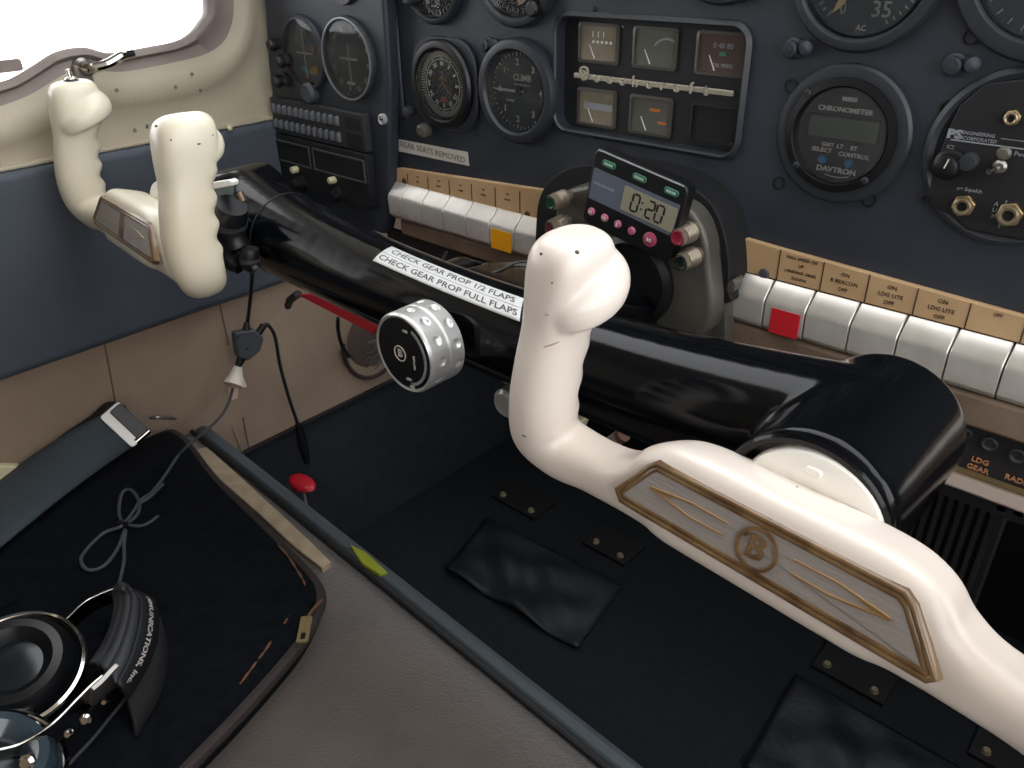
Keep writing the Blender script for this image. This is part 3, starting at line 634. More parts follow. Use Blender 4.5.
# ledges under the switches
b=BM(); box(b,-.74,-.50,.603,.66,-.324,-.3045); lg=obj('switch_ledge',b,M_ledge,None,bev=.003); tag(lg,'brown ledge running under the left row of silver switches','ledge')
b=BM(); box(b,-.345,.12,.600,.66,-.331,-.3045); lg=obj('switch_ledge',b,M_ledge,None,bev=.003); tag(lg,'brown ledge running under the right row of silver switches','ledge')
t=thing('lettered_fascia','black lower sub panel with orange lettering and a pale rail at the right edge','switch panel')
b=BM(); box(b,-.77,.12,.606,.615,-.40,-.324); obj('face_plate',b,M_dial,t,smooth=False)
b=BM(); box(b,-.33,.12,.594,.606,-.3835,-.3685); obj('rail',b,M_rail,t,bev=.003); b=BM(); box(b,-.33,.12,.593,.6,-.3675,-.3660); obj('thin_trim',b,M_brass,t,smooth=False)
for q,r in (((990,443),.0058),((1018,455),.0058),((967,432),.004)):
    p=at(*q,1,.606); b=BM(); lathe(b,[(r,0),(r,.0025),(r*.8,.003),(r*.6,.001),(0,.001)],None,24,cap=False); obj('knob_bushing' if r>.005 else 'small_bushing',b,M_dkgrey,t,mx=PM((p.x,.606,p.z)))
for q,s in (((979,465),'LDG\nGEAR'),((1019,481),'RADIO')):
    p=at(*q,1,.606); text('lettering',s,.0062,M_gear,t,0,0,.0003,bold=.0001).matrix_local=PM((p.x,.606,p.z))
for q,m in (((1003,503),M_paper),((1020,508),M_rail)):
    p=at(*q,1,.61); b=BM(); prism(b,[(-.004,-.006),(.005,-.006),(.003,.006),(-.002,.006)],0,.006); obj('cable_clip',b,m,t,mx=PM((p.x,.612,p.z)),bev=.001)
for px in (948,955,963):
    p=at(px,482+(px-948)*.35,1,.61); b=BM(); box(b,-.003,.003,-.003,.003,0,.005); obj('connector',b,mat('dark_blue_plastic','1c2f45',.5),t,mx=PM((p.x,.612,p.z)))
# ================================================================ CENTRE CASTING, small knobs and timer
t=thing('column_housing','grey cast metal housing with black arched surround behind the digital timer','housing')
def pz(pts,y): return [(at(px,py,1,y).x,at(px,py,1,y).z) for px,py in pts]
def smoothpoly(p,n=4):
    return [(q.x,q.y) for q in closed_spline(p,n)]
b=BM(); prism(b,smoothpoly(pz([(546,262),(546,225),(549,196),(560,176),(578,164),(600,160),(640,162),(680,171),(710,186),(730,208),(740,245),(741,285),(735,300),(650,315),(560,290)],.603)),0,.035,PM((0,.62,0)),.985); obj('arched_surround',b,M_blackm,t,bev=.006,seg=4)
b=BM(); prism(b,smoothpoly(pz([(554,255),(557,215),(562,194),(577,186),(605,183),(650,190),(685,203),(700,216),(709,236),(712,262),(711,330),(650,345),(560,300)],.57)),0,.022,PM((0,.587,0)),.985); obj('metal_face',b,M_cast,t,bev=.004,seg=3)
b=BM(); prism(b,smoothpoly(pz([(694,292),(700,289),(716,290),(727,282),(735,280),(733,292),(726,300),(724,350),(700,352),(690,330)],.585),3),0,.015,PM((0,.60,0))); obj('lower_bracket',b,M_cast,t,bev=.002)
p=at(640,280,1,.56); b=BM(); lathe(b,[(.042,0),(.042,.006),(.036,.010),(.034,.006),(.020,.004),(0,.004)],None,48,cap=False); obj('round_boss',b,M_black,t,mx=PM((p.x-.01,.566,p.z-.004)))
for q in ((748,185),): pass
def sknob(px,py,m,lab,r=.0095):
    p=at(px,py,1,.538); r*=.9; k=thing('engine_control',lab,'knob',PM((p.x,.565,p.z)),'ribbed metal knobs on the grey housing')
    b=BM(); pr=[(r*.7,0),(r*.7,.006),(r,.007)]
    for i in range(5): pr+=[(r*(1.02-.02*i),.0085+i*.0028),(r*(.93-.02*i),.0098+i*.0028)]
    pr+=[(r*.88,.0235),(r*.78,.027)]; lathe(b,pr,None,28,cap=False); obj('body',b,mat('ribbed_knob_metal','8d8272',.35,metal=.5),k)
    b=BM(); lathe(b,[(r*.78,.026),(r*.62,.0272),(r*.5,.0265),(0,.0265)],None,24,cap=False); obj('coloured_end',b,m,k)
sknob(677,238,mat('crimson_end','8c2038',.3),'ribbed metal knob with crimson end right of the digital timer'); sknob(680,263,mat('black_green_end','0f1a1a',.3),'ribbed metal knob with black end, under the crimson one')
sknob(550,203,mat('dark_green_end','173a2c',.3),'ribbed metal knob with dark green end left of the digital timer',.0088); sknob(549,228,mat('maroon_end','5a2a30',.3),'ribbed metal knob with maroon end half hidden above the near yoke grip',.0085)
# timer
tc=[at(*q,1,.54) for q in ((600,147),(691,186),(664,263),(579,222))]
cx_=sum(p.x for p in tc)/4; cz_=sum(p.z for p in tc)/4; ang=math.atan2(tc[1].z-tc[0].z,tc[1].x-tc[0].x)
TW=.092; TH=.0665
tm=thing('digital_timer','black digital timer reading 0:20 with green and pink buttons, clipped before the grey housing','timer',PM((cx_,.54,cz_))@Matrix.Rotation(ang,4,'Z'))
b=BM(); prism(b,[(x+y*.0,y) for x,y in rrect(TW,TH,.006,5)],-.014,0); obj('case',b,M_black,tm,bev=.0018,seg=3)
b=BM(); ch=[(-TW/2+.004,TH/2-.001),(TW/2-.004,TH/2-.001)]; tube(b,[(ch[0][0],ch[0][1],.0),(ch[1][0],ch[1][1],.0)],.0007,6); obj('top_edge',b,M_dim,tm)
b=BM(); prism(b,rrect(TW-.006,.027,.001,2,0,.0035),0,.0007); obj('face_panel',b,M_tface,tm)
b=BM(); prism(b,rrect(.052,.0205,.001,2,.0165,.0035),.0006,.0012); obj('display',b,M_lcd2,tm,smooth=False)
seg7={'0':'abcdef','2':'abged'}
def digit(b,ch,x,y,w,h,s):
    th=h*.12
    S={'a':(0,h/2,1),'g':(0,0,1),'d':(0,-h/2,1),'f':(-w/2,h/4,0),'b':(w/2,h/4,0),'e':(-w/2,-h/4,0),'c':(w/2,-h/4,0)}
    for c in seg7[ch]:
        X,Y,hz=S[c]; X+=Y*.12
        if hz: box(b,x+X-w/2+th*.4,x+X+w/2-th*.4,y+Y-th/2,y+Y+th/2,.0012,.0014)
        else: box(b,x+X-th/2,x+X+th/2,y+Y-h/4+th*.3,y+Y+h/4-th*.3,.0012,.0014)
b=BM(); digit(b,'0',.0035,.0035,.0065,.0145,0); digit(b,'2',.0185,.0035,.0065,.0145,0); digit(b,'0',.0275,.0035,.0065,.0145,0); box(b,.0095,.011,.0055,.007,.0012,.0014); box(b,.0095,.011,0,.0015,.0012,.0014); obj('digits',b,M_lcdk,tm,smooth=False)
b=BM()
for k in range(9): box(b,-.040+k*.0024,-.0385+k*.0024,.004,.0062,.0007,.0009)
obj('maker_print',b,M_dim,tm,smooth=False)
for k,x in enumerate((-.029,.002,.033)):
    b=BM(); prism(b,rrect(.0135,.0055,.0025,4,x,.0245),0,.0018); g=obj('green_button',b,M_green,tm,bev=.0005)
    b=BM()
    for q in range(4): box(b,x-.0042+q*.0023,x-.0026+q*.0023,.0236,.0256,.0018,.002)
    obj('print',b,M_greenl,g,smooth=False)
for k,(x,s,r) in enumerate(((-.037,'H',.0034),(-.0225,'M',.0034),(-.0085,'S',.0034),(.006,'',.0034),(.0245,'S/S',.0062))):
    b=BM(); lathe(b,[(r,0),(r,.0016),(r*.8,.0024),(0,.0026)],Matrix.Translation((x,-.0205,0)),20); g=obj('pink_button' if r<.005 else 'start_button',b,M_pink if r<.005 else mat('rose_button','a04462',.4),tm)
    if s: text('print',s,.0045 if r<.005 else .0038,M_paper,g,x,-.0205,.0027,bold=.0001)

# ================================================================ CONTROL COLUMN
AL=V((-.772,.42,-.256)); AR=V((-.112,.42,-.265)); rt_=.0465
def sag(x):
    t_=(x-(AL.x+AR.x)/2)/((AR.x-AL.x)/2); return max(0,1-t_*t_)
def axis_at(x):
    p=AL+(AR-AL)*((x-AL.x)/(AR.x-AL.x)); p.z-=.0195*sag(x); return p
def rad_at(x): return rt_-.0088*sag(x)
t=thing('control_column','thick glossy black T shaped control column bar spanning between the two yokes','control column')
b=BM(); 
def ring_prof(r,L,bev=.006): return [(0,0),(r-bev,0),(r-bev*.3,bev*.3),(r,bev),(r,L-bev),(r-bev*.3,L-bev*.3),(r-bev,L),(0,L)]
NB=40; tube(b,[axis_at(AL.x+(AR.x-AL.x)*k/NB) for k in range(NB+1)],lambda u:rad_at(AL.x+(AR.x-AL.x)*u),64)
for c in (AL,AR):
    lathe(b,ring_prof(.0455,.116,.005),axisM((c.x,.458,c.z),(0,-1,0)),72)
body=obj('bar',b,M_gloss,t)
md=body.modifiers.new('r','REMESH'); md.mode='VOXEL'; md.voxel_size=.0021; md.use_smooth_shade=True
ms=body.modifiers.new('s','SMOOTH'); ms.iterations=14; ms.factor=.5
for c in (AL,AR):
    b=BM(); lathe(b,[(.0455,0),(.0458,.002),(.0455,.005),(.0440,.0062),(.0412,.0062),(.0400,.0045),(.0400,.000)],axisM((c.x,.3425,c.z),(0,-1,0)),64,cap=False); obj('hub_ring',b,M_gloss,t)
b=BM(); lathe(b,[(rad_at(AL.x+.076)-.003,0),(rad_at(AL.x+.076)+.0004,.0004),(rad_at(AL.x+.076)+.0004,.0020),(rad_at(AL.x+.076)-.003,.0024)],axisM(axis_at(AL.x+.076),axis_at(AL.x+.08)-axis_at(AL.x+.07)),72,cap=False); obj('seam_band',b,M_blackm,t)
# centre post to the housing
b=BM(); prism(b,[(.42,-.315),(.43,-.262),(.50,-.268),(.56,-.285),(.585,-.29),(.585,-.34),(.47,-.345)],-.50,-.345,frame(V((0,0,0)),V((0,1,0)),V((0,0,1)),V((1,0,0)))); obj('centre_post',b,M_gloss,t,bev=.012,seg=4)
b=BM(); prism(b,[(-.56,-.300),(-.545,-.278),(-.52,-.268),(-.49,-.268),(-.49,-.31),(-.56,-.31)],0,.05,PM((0,.50,0))); obj('side_web',b,M_gloss,t,bev=.006,seg=3)
b=BM(); tube(b,[at(446,252,1,.47),at(440,268,1,.45)],.0016,8); obj('cotter_pin',b,M_chrome,t)
b=BM(); tube(b,spline([at(470,283,1,.46),at(500,270,1,.49),at(520,262,1,.53),at(545,262,1,.55)],4),.0012,6); obj('post_edge_trim',b,M_steel,t)
# sticker wrapped on the tube
dirx=(AR-AL).normalized()
def wrap(s,a,h=0):
    return axis_at(s)+V((0,-math.cos(R(a)),math.sin(R(a))))*(rad_at(s)+.0006+h)
def find(px,py):
    r=(CX*(px-512)+CY*(py-384)+CZ*800).normalized(); t_=.3; best=(9,None)
    while t_<1.1:
        p=r*t_; c=axis_at(p.x); d=V((0,p.y-c.y,p.z-c.z)).length-rad_at(p.x)-.0006
        if d<best[0]: best=(d,p)
        if d<0: break
        t_+=.0005
    p=best[1]; c=axis_at(p.x); return p.x,math.degrees(math.atan2(p.z-c.z,-(p.y-c.y)))
st=thing('warning_sticker','white two line checklist sticker wrapped over the black control column bar','sticker')
c_tl,c_tr,c_bl,c_br=find(392,247),find(524,299),find(373,261),find(520,322)
b=BM(); N=24; Mv=8; G=[]
for i in range(N+1):
    u=i/N; row=[]
    for j in range(Mv+1):
        v=j/Mv; x=(c_bl[0]*(1-u)+c_br[0]*u)*(1-v)+(c_tl[0]*(1-u)+c_tr[0]*u)*v; a=(c_bl[1]*(1-u)+c_br[1]*u)*(1-v)+(c_tl[1]*(1-u)+c_tr[1]*u)*v
        row.append(wrap(x,a,.0004))
    G.append(row)
def sheet(b,G,th,nrm=None):
    A=[[b.verts.new(p) for p in r] for r in G]
    for i in range(len(G)-1):
        for j in range(len(G[0])-1): b.faces.new((A[i][j],A[i+1][j],A[i+1][j+1],A[i][j+1]))
sheet(b,G,0); o=obj('paper',b,M_sticker,st); so=o.modifiers.new('s','SOLIDIFY'); so.thickness=.0003; so.offset=0
def stw(p,v0):  # p.x in 0..1 along, p.y offset in v
    u=p.x; v=v0+p.y; x=(c_bl[0]*(1-u)+c_br[0]*u)*(1-v)+(c_tl[0]*(1-u)+c_tr[0]*u)*v; a=(c_bl[1]*(1-u)+c_br[1]*u)*(1-v)+(c_tl[1]*(1-u)+c_tr[1]*u)*v
    return wrap(x,a,.0008+max(0,p.z)*0)
b=BM(); L_=abs(c_tr[0]-c_bl[0])
for s,v0 in (('CHECK GEAR PROP 1/2 FLAPS',.74),('CHECK GEAR PROP FULL FLAPS',.27)):
    w=.062 
    textbm(b,s,.30,lambda p,v0=v0:stw(V((.5+p.x*.2285,p.y*1.12,p.z)),v0),ext=0,bold=.004)
b.verts.ensure_lookup_table(); o=obj('lettering',b,M_txt2,st,smooth=False)
b=BM(); sheet(b,[[stw(V((u/20,0,0)),.505),stw(V((u/20,0,0)),.52)] for u in range(21)],0); obj('dividing_line',b,M_txt2,st,smooth=False)

# aluminium friction knob
kc=at(403,354,1,.340); kn=thing('trim_dial','round aluminium knob with dimpled rim and black face under the control column bar','knob',PM((kc.x,.340,kc.z)))
r=.0325
prof=[(r-.004,-.001),(r-.0015,0)]+[(r,-.0022-.0007*k) for k in range(24)]+[(r-.0008,-.0189),(r-.0008,-.0196)]+[(r,-.0203-.0007*k) for k in range(20)]+[(r-.004,-.036)]
b=BM(); rr_=[]
for R_,h in prof:
    row=[]
    for k in range(300):
        a=2*PI*k/300; q=R_
        for z0,off in ((-.0105,0),(-.0272,15)):
            da=((math.degrees(a)-off+15)%30-15); d2=((R(da)*r)**2+(h-z0)**2)/.0036**2
            if d2<1 and R_>r-.0005: q-=.0016*(1-d2)**.6
        row.append(b.verts.new(V((q*math.cos(a),q*math.sin(a),h))))
    rr_.append(row)
for A,B in zip(rr_,rr_[1:]):
    for k in range(300): b.faces.new((A[k],A[(k+1)%300],B[(k+1)%300],B[k]))
kb=obj('body',b,M_alu,kn,angle=50)
b=BM(); lathe(b,[(r-.0035,-.0012),(r-.0035,-.0006),(0,-.0006)],None,64,cap=False); obj('black_face',b,M_black,kn,smooth=False)
b=BM(); ringbar(b,r-.0075,.0022,-.0006,.0002,40,-75,62); obj('scale_arc',b,M_dim,kn,smooth=False)
b=BM(); ringbar(b,.0062,.0008,-.0006,.0001,32,0,360,Matrix.Translation((-.004,-.001,0))); textbm(b,'B',.009,T2(-.004,-.001,-.0005),bold=.0002); textbm(b,'MIXTURE',.0028,T2(.012,-.004,-.0005,90)); textbm(b,'ON',.0036,T2(.004,.020,-.0005)); textbm(b,'OFF',.0036,T2(.004,-.021,-.0005)); prism(b,[(.004,-.026),(.010,-.0245),(.009,-.029)],-.0006,.0001); obj('face_marks',b,M_paper,kn,smooth=False)
b=BM(); lathe(b,[(.014,-.036),(.014,-.052),(.010,-.056)],None,24); obj('shaft',b,M_black,kn)

# ================================================================ YOKES
def superell(a,b_,e,n=36):
    out=[]
    for k in range(n):
        th=2*PI*k/n; c,s=math.cos(th),math.sin(th)
        out.append((a*math.copysign(abs(c)**(2/e),c),b_*math.copysign(abs(s)**(2/e),s)))
    return out
# station: x,z,y, a (in the plane, across the spine), b (depth), exponent, tilt
half=[ # centre -> right elbow -> horn top
 (0.000,-.0020,.015,.0275,.0215,5.0,18),
 (0.045,-.0020,.015,.0275,.0215,5.0,18),
 (0.064,-.0045,.015,.0260,.0210,4.2,18),
 (0.080,-.0108,.015,.0198,.0200,3.2,14),
 (0.098,-.0154,.0145,.0156,.0192,2.7,10),
 (0.119,-.0168,.0135,.0148,.0188,2.5,6),
 (0.140,-.0148,.010,.0168,.0200,2.4,0),
 (0.153,-.0030,.004,.0180,.0215,2.3,0),
 (0.1535,.0200,.003,.0180,.0225,2.2,0),
 (0.1523,.0450,.0065,.0175,.0225,2.2,0),
 (0.1505,.0680,.0115,.0178,.0220,2.3,0),
 (0.1490,.0860,.0155,.0192,.0240,2.6,0),
 (0.1483,.1005,.0180,.0198,.0246,2.8,0),
 (0.1480,.1105,.0195,.0188,.0235,2.8,0),
 (0.1478,.1165,.0205,.0160,.0200,2.6,0),
 (0.1476,.1198,.0215,.0105,.0140,2.4,0)]
def interp_stations(st,n=6):
    P=[V(s[:3]) for s in st]; out=[]
    for i in range(len(st)-1):
        for k in range(n):
            t_=k/n; a=st[max(i-1,0)]; b_=st[i]; c=st[i+1]; d=st[min(i+2,len(st)-1)]
            out.append([.5*((2*b_[q])+(c[q]-a[q])*t_+(2*a[q]-5*b_[q]+4*c[q]-d[q])*t_*t_+(3*b_[q]-a[q]-3*c[q]+d[q])*t_**3) for q in range(7)])
    out.append(list(st[-1])); return out
def yoke_mesh():
    S=interp_stations(half); full=[[-s[0]]+s[1:] for s in S[::-1]]+S[1:]
    b=BM(); rings=[]; n=len(full)
    for i,s in enumerate(full):
        x,z,y,a,bb,e,tl=s
        p0=full[max(i-1,0)]; p1=full[min(i+1,n-1)]
        t_=V((p1[0]-p0[0],0,p1[1]-p0[1])).normalized()
        if i==0 or i==n-1: pass
        nrm=V((-t_.z,0,t_.x)) # in-plane normal (up over the bar, inward... )
        up=nrm
        sgn=1
        dy=V((0,1,0))
        if tl:
            ct,st_=math.cos(R(tl)),math.sin(R(tl)); up2=up*ct+dy*st_; dy=dy*ct-up*st_; up=up2
        row=[]
        for q,(u,w) in enumerate(superell(a,bb,e)):
            # finger grooves on the forward side of the grips
            g=1
            if z>.004 and z<.082 and w>0: g=1+.105*(w/bb)*math.cos(2*PI*(z-.012)/.0205)
            row.append(b.verts.new(V((x,y,z))+up*u+dy*w*g))
        rings.append(row)
    m=len(rings[0])
    for i in range(n-1):
        for k in range(m): b.faces.new((rings[i][k],rings[i][(k+1)%m],rings[i+1][(k+1)%m],rings[i+1][k]))
    b.faces.new(rings[0]); b.faces.new(rings[-1])
    # thumb rests : inward and forward swelling with a ledge underneath
    for sx in (-1,1):
        lv=[(.0760,.0190,.022),(.0785,.0225,.0265),(.0850,.0238,.0285),(.0910,.0232,.0280),(.0965,.0205,.0250),(.1015,.0160,.020)]
        rr=[]
        for z,ra,rb in lv:
            row=[]
            for k in range(36):
                th=2*PI*k/36; c,s_=math.cos(th),math.sin(th)
                X=sx*(.1455-.004*0)-sx*0; px_=c*ra*1.0; py_=s_*rb
                # pull towards the inside of the yoke and forward
                cx0=sx*.1415; cy0=.0225
                dz=-.012*(py_/rb)*0+.010*max(0,s_)*0
                row.append(b.verts.new(V((cx0+px_,cy0+py_,z+.0075*s_))))
            rr.append(row)
        for i in range(len(rr)-1):
            for k in range(36): b.faces.new((rr[i][k],rr[i][(k+1)%36],rr[i+1][(k+1)%36],rr[i+1][k]))
        b.faces.new(rr[0]); b.faces.new(rr[-1])
    bmesh.ops.recalc_face_normals(b,faces=b.faces[:])
    me=bpy.data.meshes.new('yoke_body'); b.to_mesh(me); b.free()
    o=bpy.data.objects.new('tmp',me); COL.objects.link(o)
    md=o.modifiers.new('r','REMESH'); md.mode='VOXEL'; md.voxel_size=.0014
    ms=o.modifiers.new('s','SMOOTH'); ms.iterations=11; ms.factor=.5
    dg=bpy.context.evaluated_depsgraph_get(); m2=bpy.data.meshes.new_from_object(o.evaluated_get(dg)); m2.shade_smooth()
    bpy.data.objects.remove(o); bpy.data.meshes.remove(me); return m2
YM=yoke_mesh()
def hexa(k=0,dz=0):
    # emblem outline, shrunk by k
    P=[(-.0865,-.0095),(-.0810,-.0155),(.0850,-.0165),(.0890,-.0125),(.0710,.0125),(.0655,.0165),(-.0655,.0165),(-.0700,.0125)]
    out=[]
    n=len(P)
    for i in range(n):
        p=V(P[i]); a=(p-V(P[i-1])).normalized(); c=(V(P[(i+1)%n])-p).normalized(); n1=V((-a.y,a.x)); n2=V((-c.y,c.x)); m_=(n1+n2).normalized(); s=k/max(.3,m_.dot(n1)); q=p+m_*s; out.append((q.x,q.y))
    return out
def yoke(label,loc,yaw,matl,blem,roll):
    mx=Matrix.Translation(loc)@Matrix.Rotation(R(yaw),4,'Z')@Matrix.Rotation(R(roll),4,'Y')
    t=thing('control_yoke',label,'control yoke',mx,'control yokes')
    me=YM.copy(); me.materials.clear(); me.materials.append(matl); o=link('yoke_body',me,t)
    # hub
    b=BM(); lathe(b,[(.016,.020),(.017,.036),(.017,.046)],axisM((0,0,0),(0,1,0)),64); 
    hb=obj('hub',b,M_hub,t)
    b=BM(); lathe(b,[(.0392,-.004),(.0394,.005),(.0385,.0075),(.0355,.0088),(.022,.0098),(0,.010)],axisM((0.001,.0445,-.0005),(.078,-1,0)),64); obj('hub_cap',b,M_hub,hb)
    b=BM(); prism(b,rrect(.009,.0045,.002,4),0,.003,axisM((0.0015,.0365,.0300),(0,-1,.12))); obj('slot_plug',b,M_hub,hb,bev=.0008)
    # emblem
    ti=R(18); fr=frame(V((0,.015,-.0020))+V((0,-math.cos(ti),math.sin(ti)))*.0219,V((1,0,0)),V((0,math.sin(ti),math.cos(ti))),V((0,-math.cos(ti),math.sin(ti))))
    E=link('emblem',None,t) if False else None
    b=BM(); pr=None
    for k,z in ((-.0004,-.004),(0.0,.0006),(.0010,.0015),(.0022,.0014),(.0029,.0006),(.0036,.0012),(.0050,.0011),(.0058,.0002)):
        cur=[b.verts.new(V((p[0],p[1],z))) for p in hexa(k)]
        if pr:
            for i in range(len(cur)): b.faces.new((pr[i],pr[(i+1)%len(cur)],cur[(i+1)%len(cur)],cur[i]))
        pr=cur
    em=obj('emblem',b,M_gold,t,mx=fr,angle=50,label='brown gold framed emblem insert')
    b=BM(); prism(b,hexa(.0054),-.0040,.0006); obj('insert_plate',b,M_silver,em,smooth=False)
    if blem:
        for s in (-1,1):
            for pts in ([(s*.0175,.0045),(s*.040,.0048),(s*.0640,.0018)],[(s*.0185,-.0022),(s*.038,-.0026),(s*.0640,.0012)]):
                b=BM(); tube(b,[V((p[0],p[1],.0007)) for p in pts],lambda q:.0006+.0003*q,6); obj('speed_line',b,M_gold2,em)
            b=BM(); prism(b,[(s*.0655,.0015),(s*.052,.0037),(s*.050,.0022),(s*.058,.0008)],.0005,.0011); obj('arrow_tip',b,M_gold2,em,smooth=False)
        b=BM(); ringbar(b,.0103,.0017,.0006,.0019,48); obj('emblem_ring',b,M_gold,em)
        b=BM(); textbm(b,'B',.0175,lambda p:V((p.x*1.05+p.y*.12-.0005,p.y,.0008+max(0,p.z))),ext=.0008,bold=.0003); 
        tube(b,[(-.0075,.0035,.001),(-.0062,.0055,.001),(-.0040,.0050,.001)],.0008,6); obj('monogram',b,M_gold,em,smooth=False)
    else:
        b=BM(); prism(b,[(-.0062,-.0125),(.0055,-.0125),(.0048,.0135),(-.0050,.0135)],.0005,.0016); obj('centre_bar',b,M_gold,em,bev=.0004)
        for s in (-1,1):
            for pts in ([(s*.012,.0035),(s*.035,.0040),(s*.060,.0010)],[(s*.012,-.0025),(s*.034,-.0032),(s*.060,.0005)]):
                b=BM(); tube(b,[V((p[0],p[1],.0008)) for p in pts],.0005,6); obj('speed_line',b,M_gold2,em)
    return t
YR=yoke('near ivory white control yoke with gold monogram emblem, filling the right foreground',V((-.113,.298,-.264)),-5,M_yoke,True,0)
YL=yoke('far cream control yoke in front of the side window, its emblem without monogram',V((-.770,.298,-.2430)),-6.5,M_yokel,False,-1.3)
# paint chips
def chip(par,x,y,z,n,r=.0012,m=None,sx=1.6):
    b=BM(); lathe(b,[(r,0),(r*.6,.0003),(0,.0003)],axisM((x,y,z),n)@Matrix.Diagonal((sx,1,1,1)),9); obj('paint_chip',b,m or mat('chip_dark','3a302a',.8),par,label='dark paint chip')
# push to talk switch on far yoke left grip top
b=BM(); lathe(b,[(.0055,0),(.0060,.003),(.0045,.0045),(.0022,.005),(.0020,.009),(.0026,.0095),(.0022,.012),(0,.0125)],axisM((-.148,.0205,.1185),(0,0,1)),20); o=obj('toggle_switch',b,M_chrome,YL,label='small chrome toggle on the grip top')
b=BM(); lathe(b,[(.0072,0),(.0078,.002),(.0060,.0038)],axisM((-.148,.0205,.1175),(0,0,1)),16); obj('toggle_collar',b,M_black,o)
b=BM(); prism(b,rrect(.006,.0035,.001,3),0,.002,axisM((.133,-.0015,.112),(-.3,-1,.3))); obj('microphone_switch',b,M_greyp,YL)

# ---- push to talk unit and plugs by the far knuckle
t=thing('talk_switch_unit','small white topped talk switch clipped behind the far yoke grip','switch')
p=at(228,182,1,.37); 
b=BM(); prism(b,pz([(217,181),(236,178),(239,180),(239,184),(218,188)],.37),0,.008,PM((0,.37,0))); obj('white_tab',b,mat('bright_white_plastic','f4f4f0',.3),t,bev=.0008)
b=BM(); prism(b,pz([(218,187),(233,185),(232,198),(222,203)],.372),0,.010,PM((0,.374,0))); obj('grey_block',b,mat('grey_green_plastic','6f7c7a',.5),t,bev=.001)
b=BM(); tube(b,[at(239,193,1,.376),at(243,202,1,.376)],.0042,12); obj('brass_hinge',b,mat('dull_brass','7d6a5a',.35,metal=.6),t)
for i,(q0,q1,q2,lab) in enumerate((((232,205),(228,225),(238,248),'fat black plug body hanging between the far yoke grip and the bar'),((228,250),(232,262),(240,268),'short black plug, lower left of the pair under the far knuckle'),((250,248),(250,262),(256,270),'short black plug, lower right of the pair under the far knuckle'))):
    k=thing('cable_plug',lab,'plug',None,'black plugs behind the far yoke')
    b=BM(); tube(b,spline([at(*q0,1,.362),at(*q1,1,.360),at(*q2,1,.362)],6),lambda s,i=i:(.016 if i==0 else .0085)*(.75+.35*math.sin(PI*min(1,s+.15))),16); obj('body',b,M_black,k)
    b=BM(); pp=spline([at(*q0,1,.362),at(*q1,1,.360),at(*q2,1,.362)],6); tube(b,pp[4:7],(.0165 if i==0 else .009)*1.1,16); obj('grip_ring',b,M_dkgrey,k)

# ================================================================ SIDE WALL CABLES
wx=-.95
def wcable(name,label,pts,r,m=M_cable,cat='cable'):
    b=BM(); tube(b,spline(pts,8),r,8); o=obj(name,b,m); tag(o,label,cat); return o
c1=[at(253,268,0,-.90),at(251,292,0,-.93),at(248,318,0,wx),at(245,330,0,wx)]
wcable('plug_cable','short black cable dropping from the black plugs to the splitter box',c1,.0026)
t=thing('cable_splitter','flat dark grey splitter box hanging on its cable before the brown side wall','connector box')
P=[at(*q,0,wx) for q in ((233,332),(252,328),(262,337),(258,350),(246,360),(236,356))]
b=BM(); prism(b,[(p.y,p.z) for p in P],0,.014,frame(V((wx-.007,0,0)),V((0,1,0)),V((0,0,1)),V((1,0,0)))); obj('body',b,M_greyp,t,bev=.003,seg=3)
for q in ((239,337),(248,349)):
    p=at(*q,0,wx+.008); b=BM(); lathe(b,[(.0022,0),(.0016,.0006),(0,.0006)],axisM((wx+.0068,p.y,p.z),(1,0,0)),12); obj('case_screw',b,M_black,t)
b=BM(); tube(b,[at(246,332,0,wx),at(247,322,0,wx)],lambda s:.0065-.003*s,12); obj('strain_relief',b,M_cable,t); b=BM(); tube(b,[at(242,357,0,wx),at(238,366,0,wx)],lambda s:.0065-.002*s,12); obj('strain_relief',b,M_cable,t)
b=BM(); tube(b,[at(258,334,0,wx),at(264,325,0,wx)],.005,12); obj('strain_relief',b,M_cable,t)
wcable('thin_lead','thin black lead curving down the brown side wall from the splitter to an inline connector',[at(262,326,0,wx),at(268,325,0,wx),at(275,337,0,wx),at(280,365,0,wx),at(288,395,0,wx),at(297,422,0,wx),at(302,440,0,wx)],.0026)
t=thing('inline_connector','slim black inline connector hanging at the foot of the brown side wall','connector')
b=BM(); tube(b,[at(298,424,0,wx),at(301,436,0,wx),at(304,450,0,wx+.003),at(307,463,0,wx+.006)],lambda s:.0045+.003*math.sin(PI*s),12); obj('body',b,M_black,t)
b=BM(); tube(b,[at(308,464,0,wx+.006),at(310,470,0,wx+.008)],.0018,8); obj('metal_tip',b,M_steel,t)
# white tape cone
t=thing('tape_flag','crumpled white tape wrapped round the headset cable below the splitter box','tape')
b=BM(); tube(b,[at(238,366,0,wx),at(236,376,0,wx),at(233,385,0,wx+.004)],lambda s:.0055+.0085*s,10); obj('tape_wrap',b,M_whitep,t)
P=[at(*q,0,wx+.008) for q in ((240,368),(246,380),(249,388),(243,389),(236,386))]; b=BM(); prism(b,[(p.y,p.z) for p in P],0,.004,frame(V((wx,0,0)),V((0,1,0)),V((0,0,1)),V((1,0,0)))); obj('tape_fold',b,M_whitep,t,bev=.001)
P=[at(*q,0,wx+.008) for q in ((231,388),(240,388),(239,399),(233,401),(230,396))]; b=BM(); prism(b,[(p.y,p.z) for p in P],0,.005,frame(V((wx,0,0)),V((0,1,0)),V((0,0,1)),V((1,0,0)))); obj('pink_end',b,mat('pale_pink_tape','cfae9c',.6),t,bev=.001)

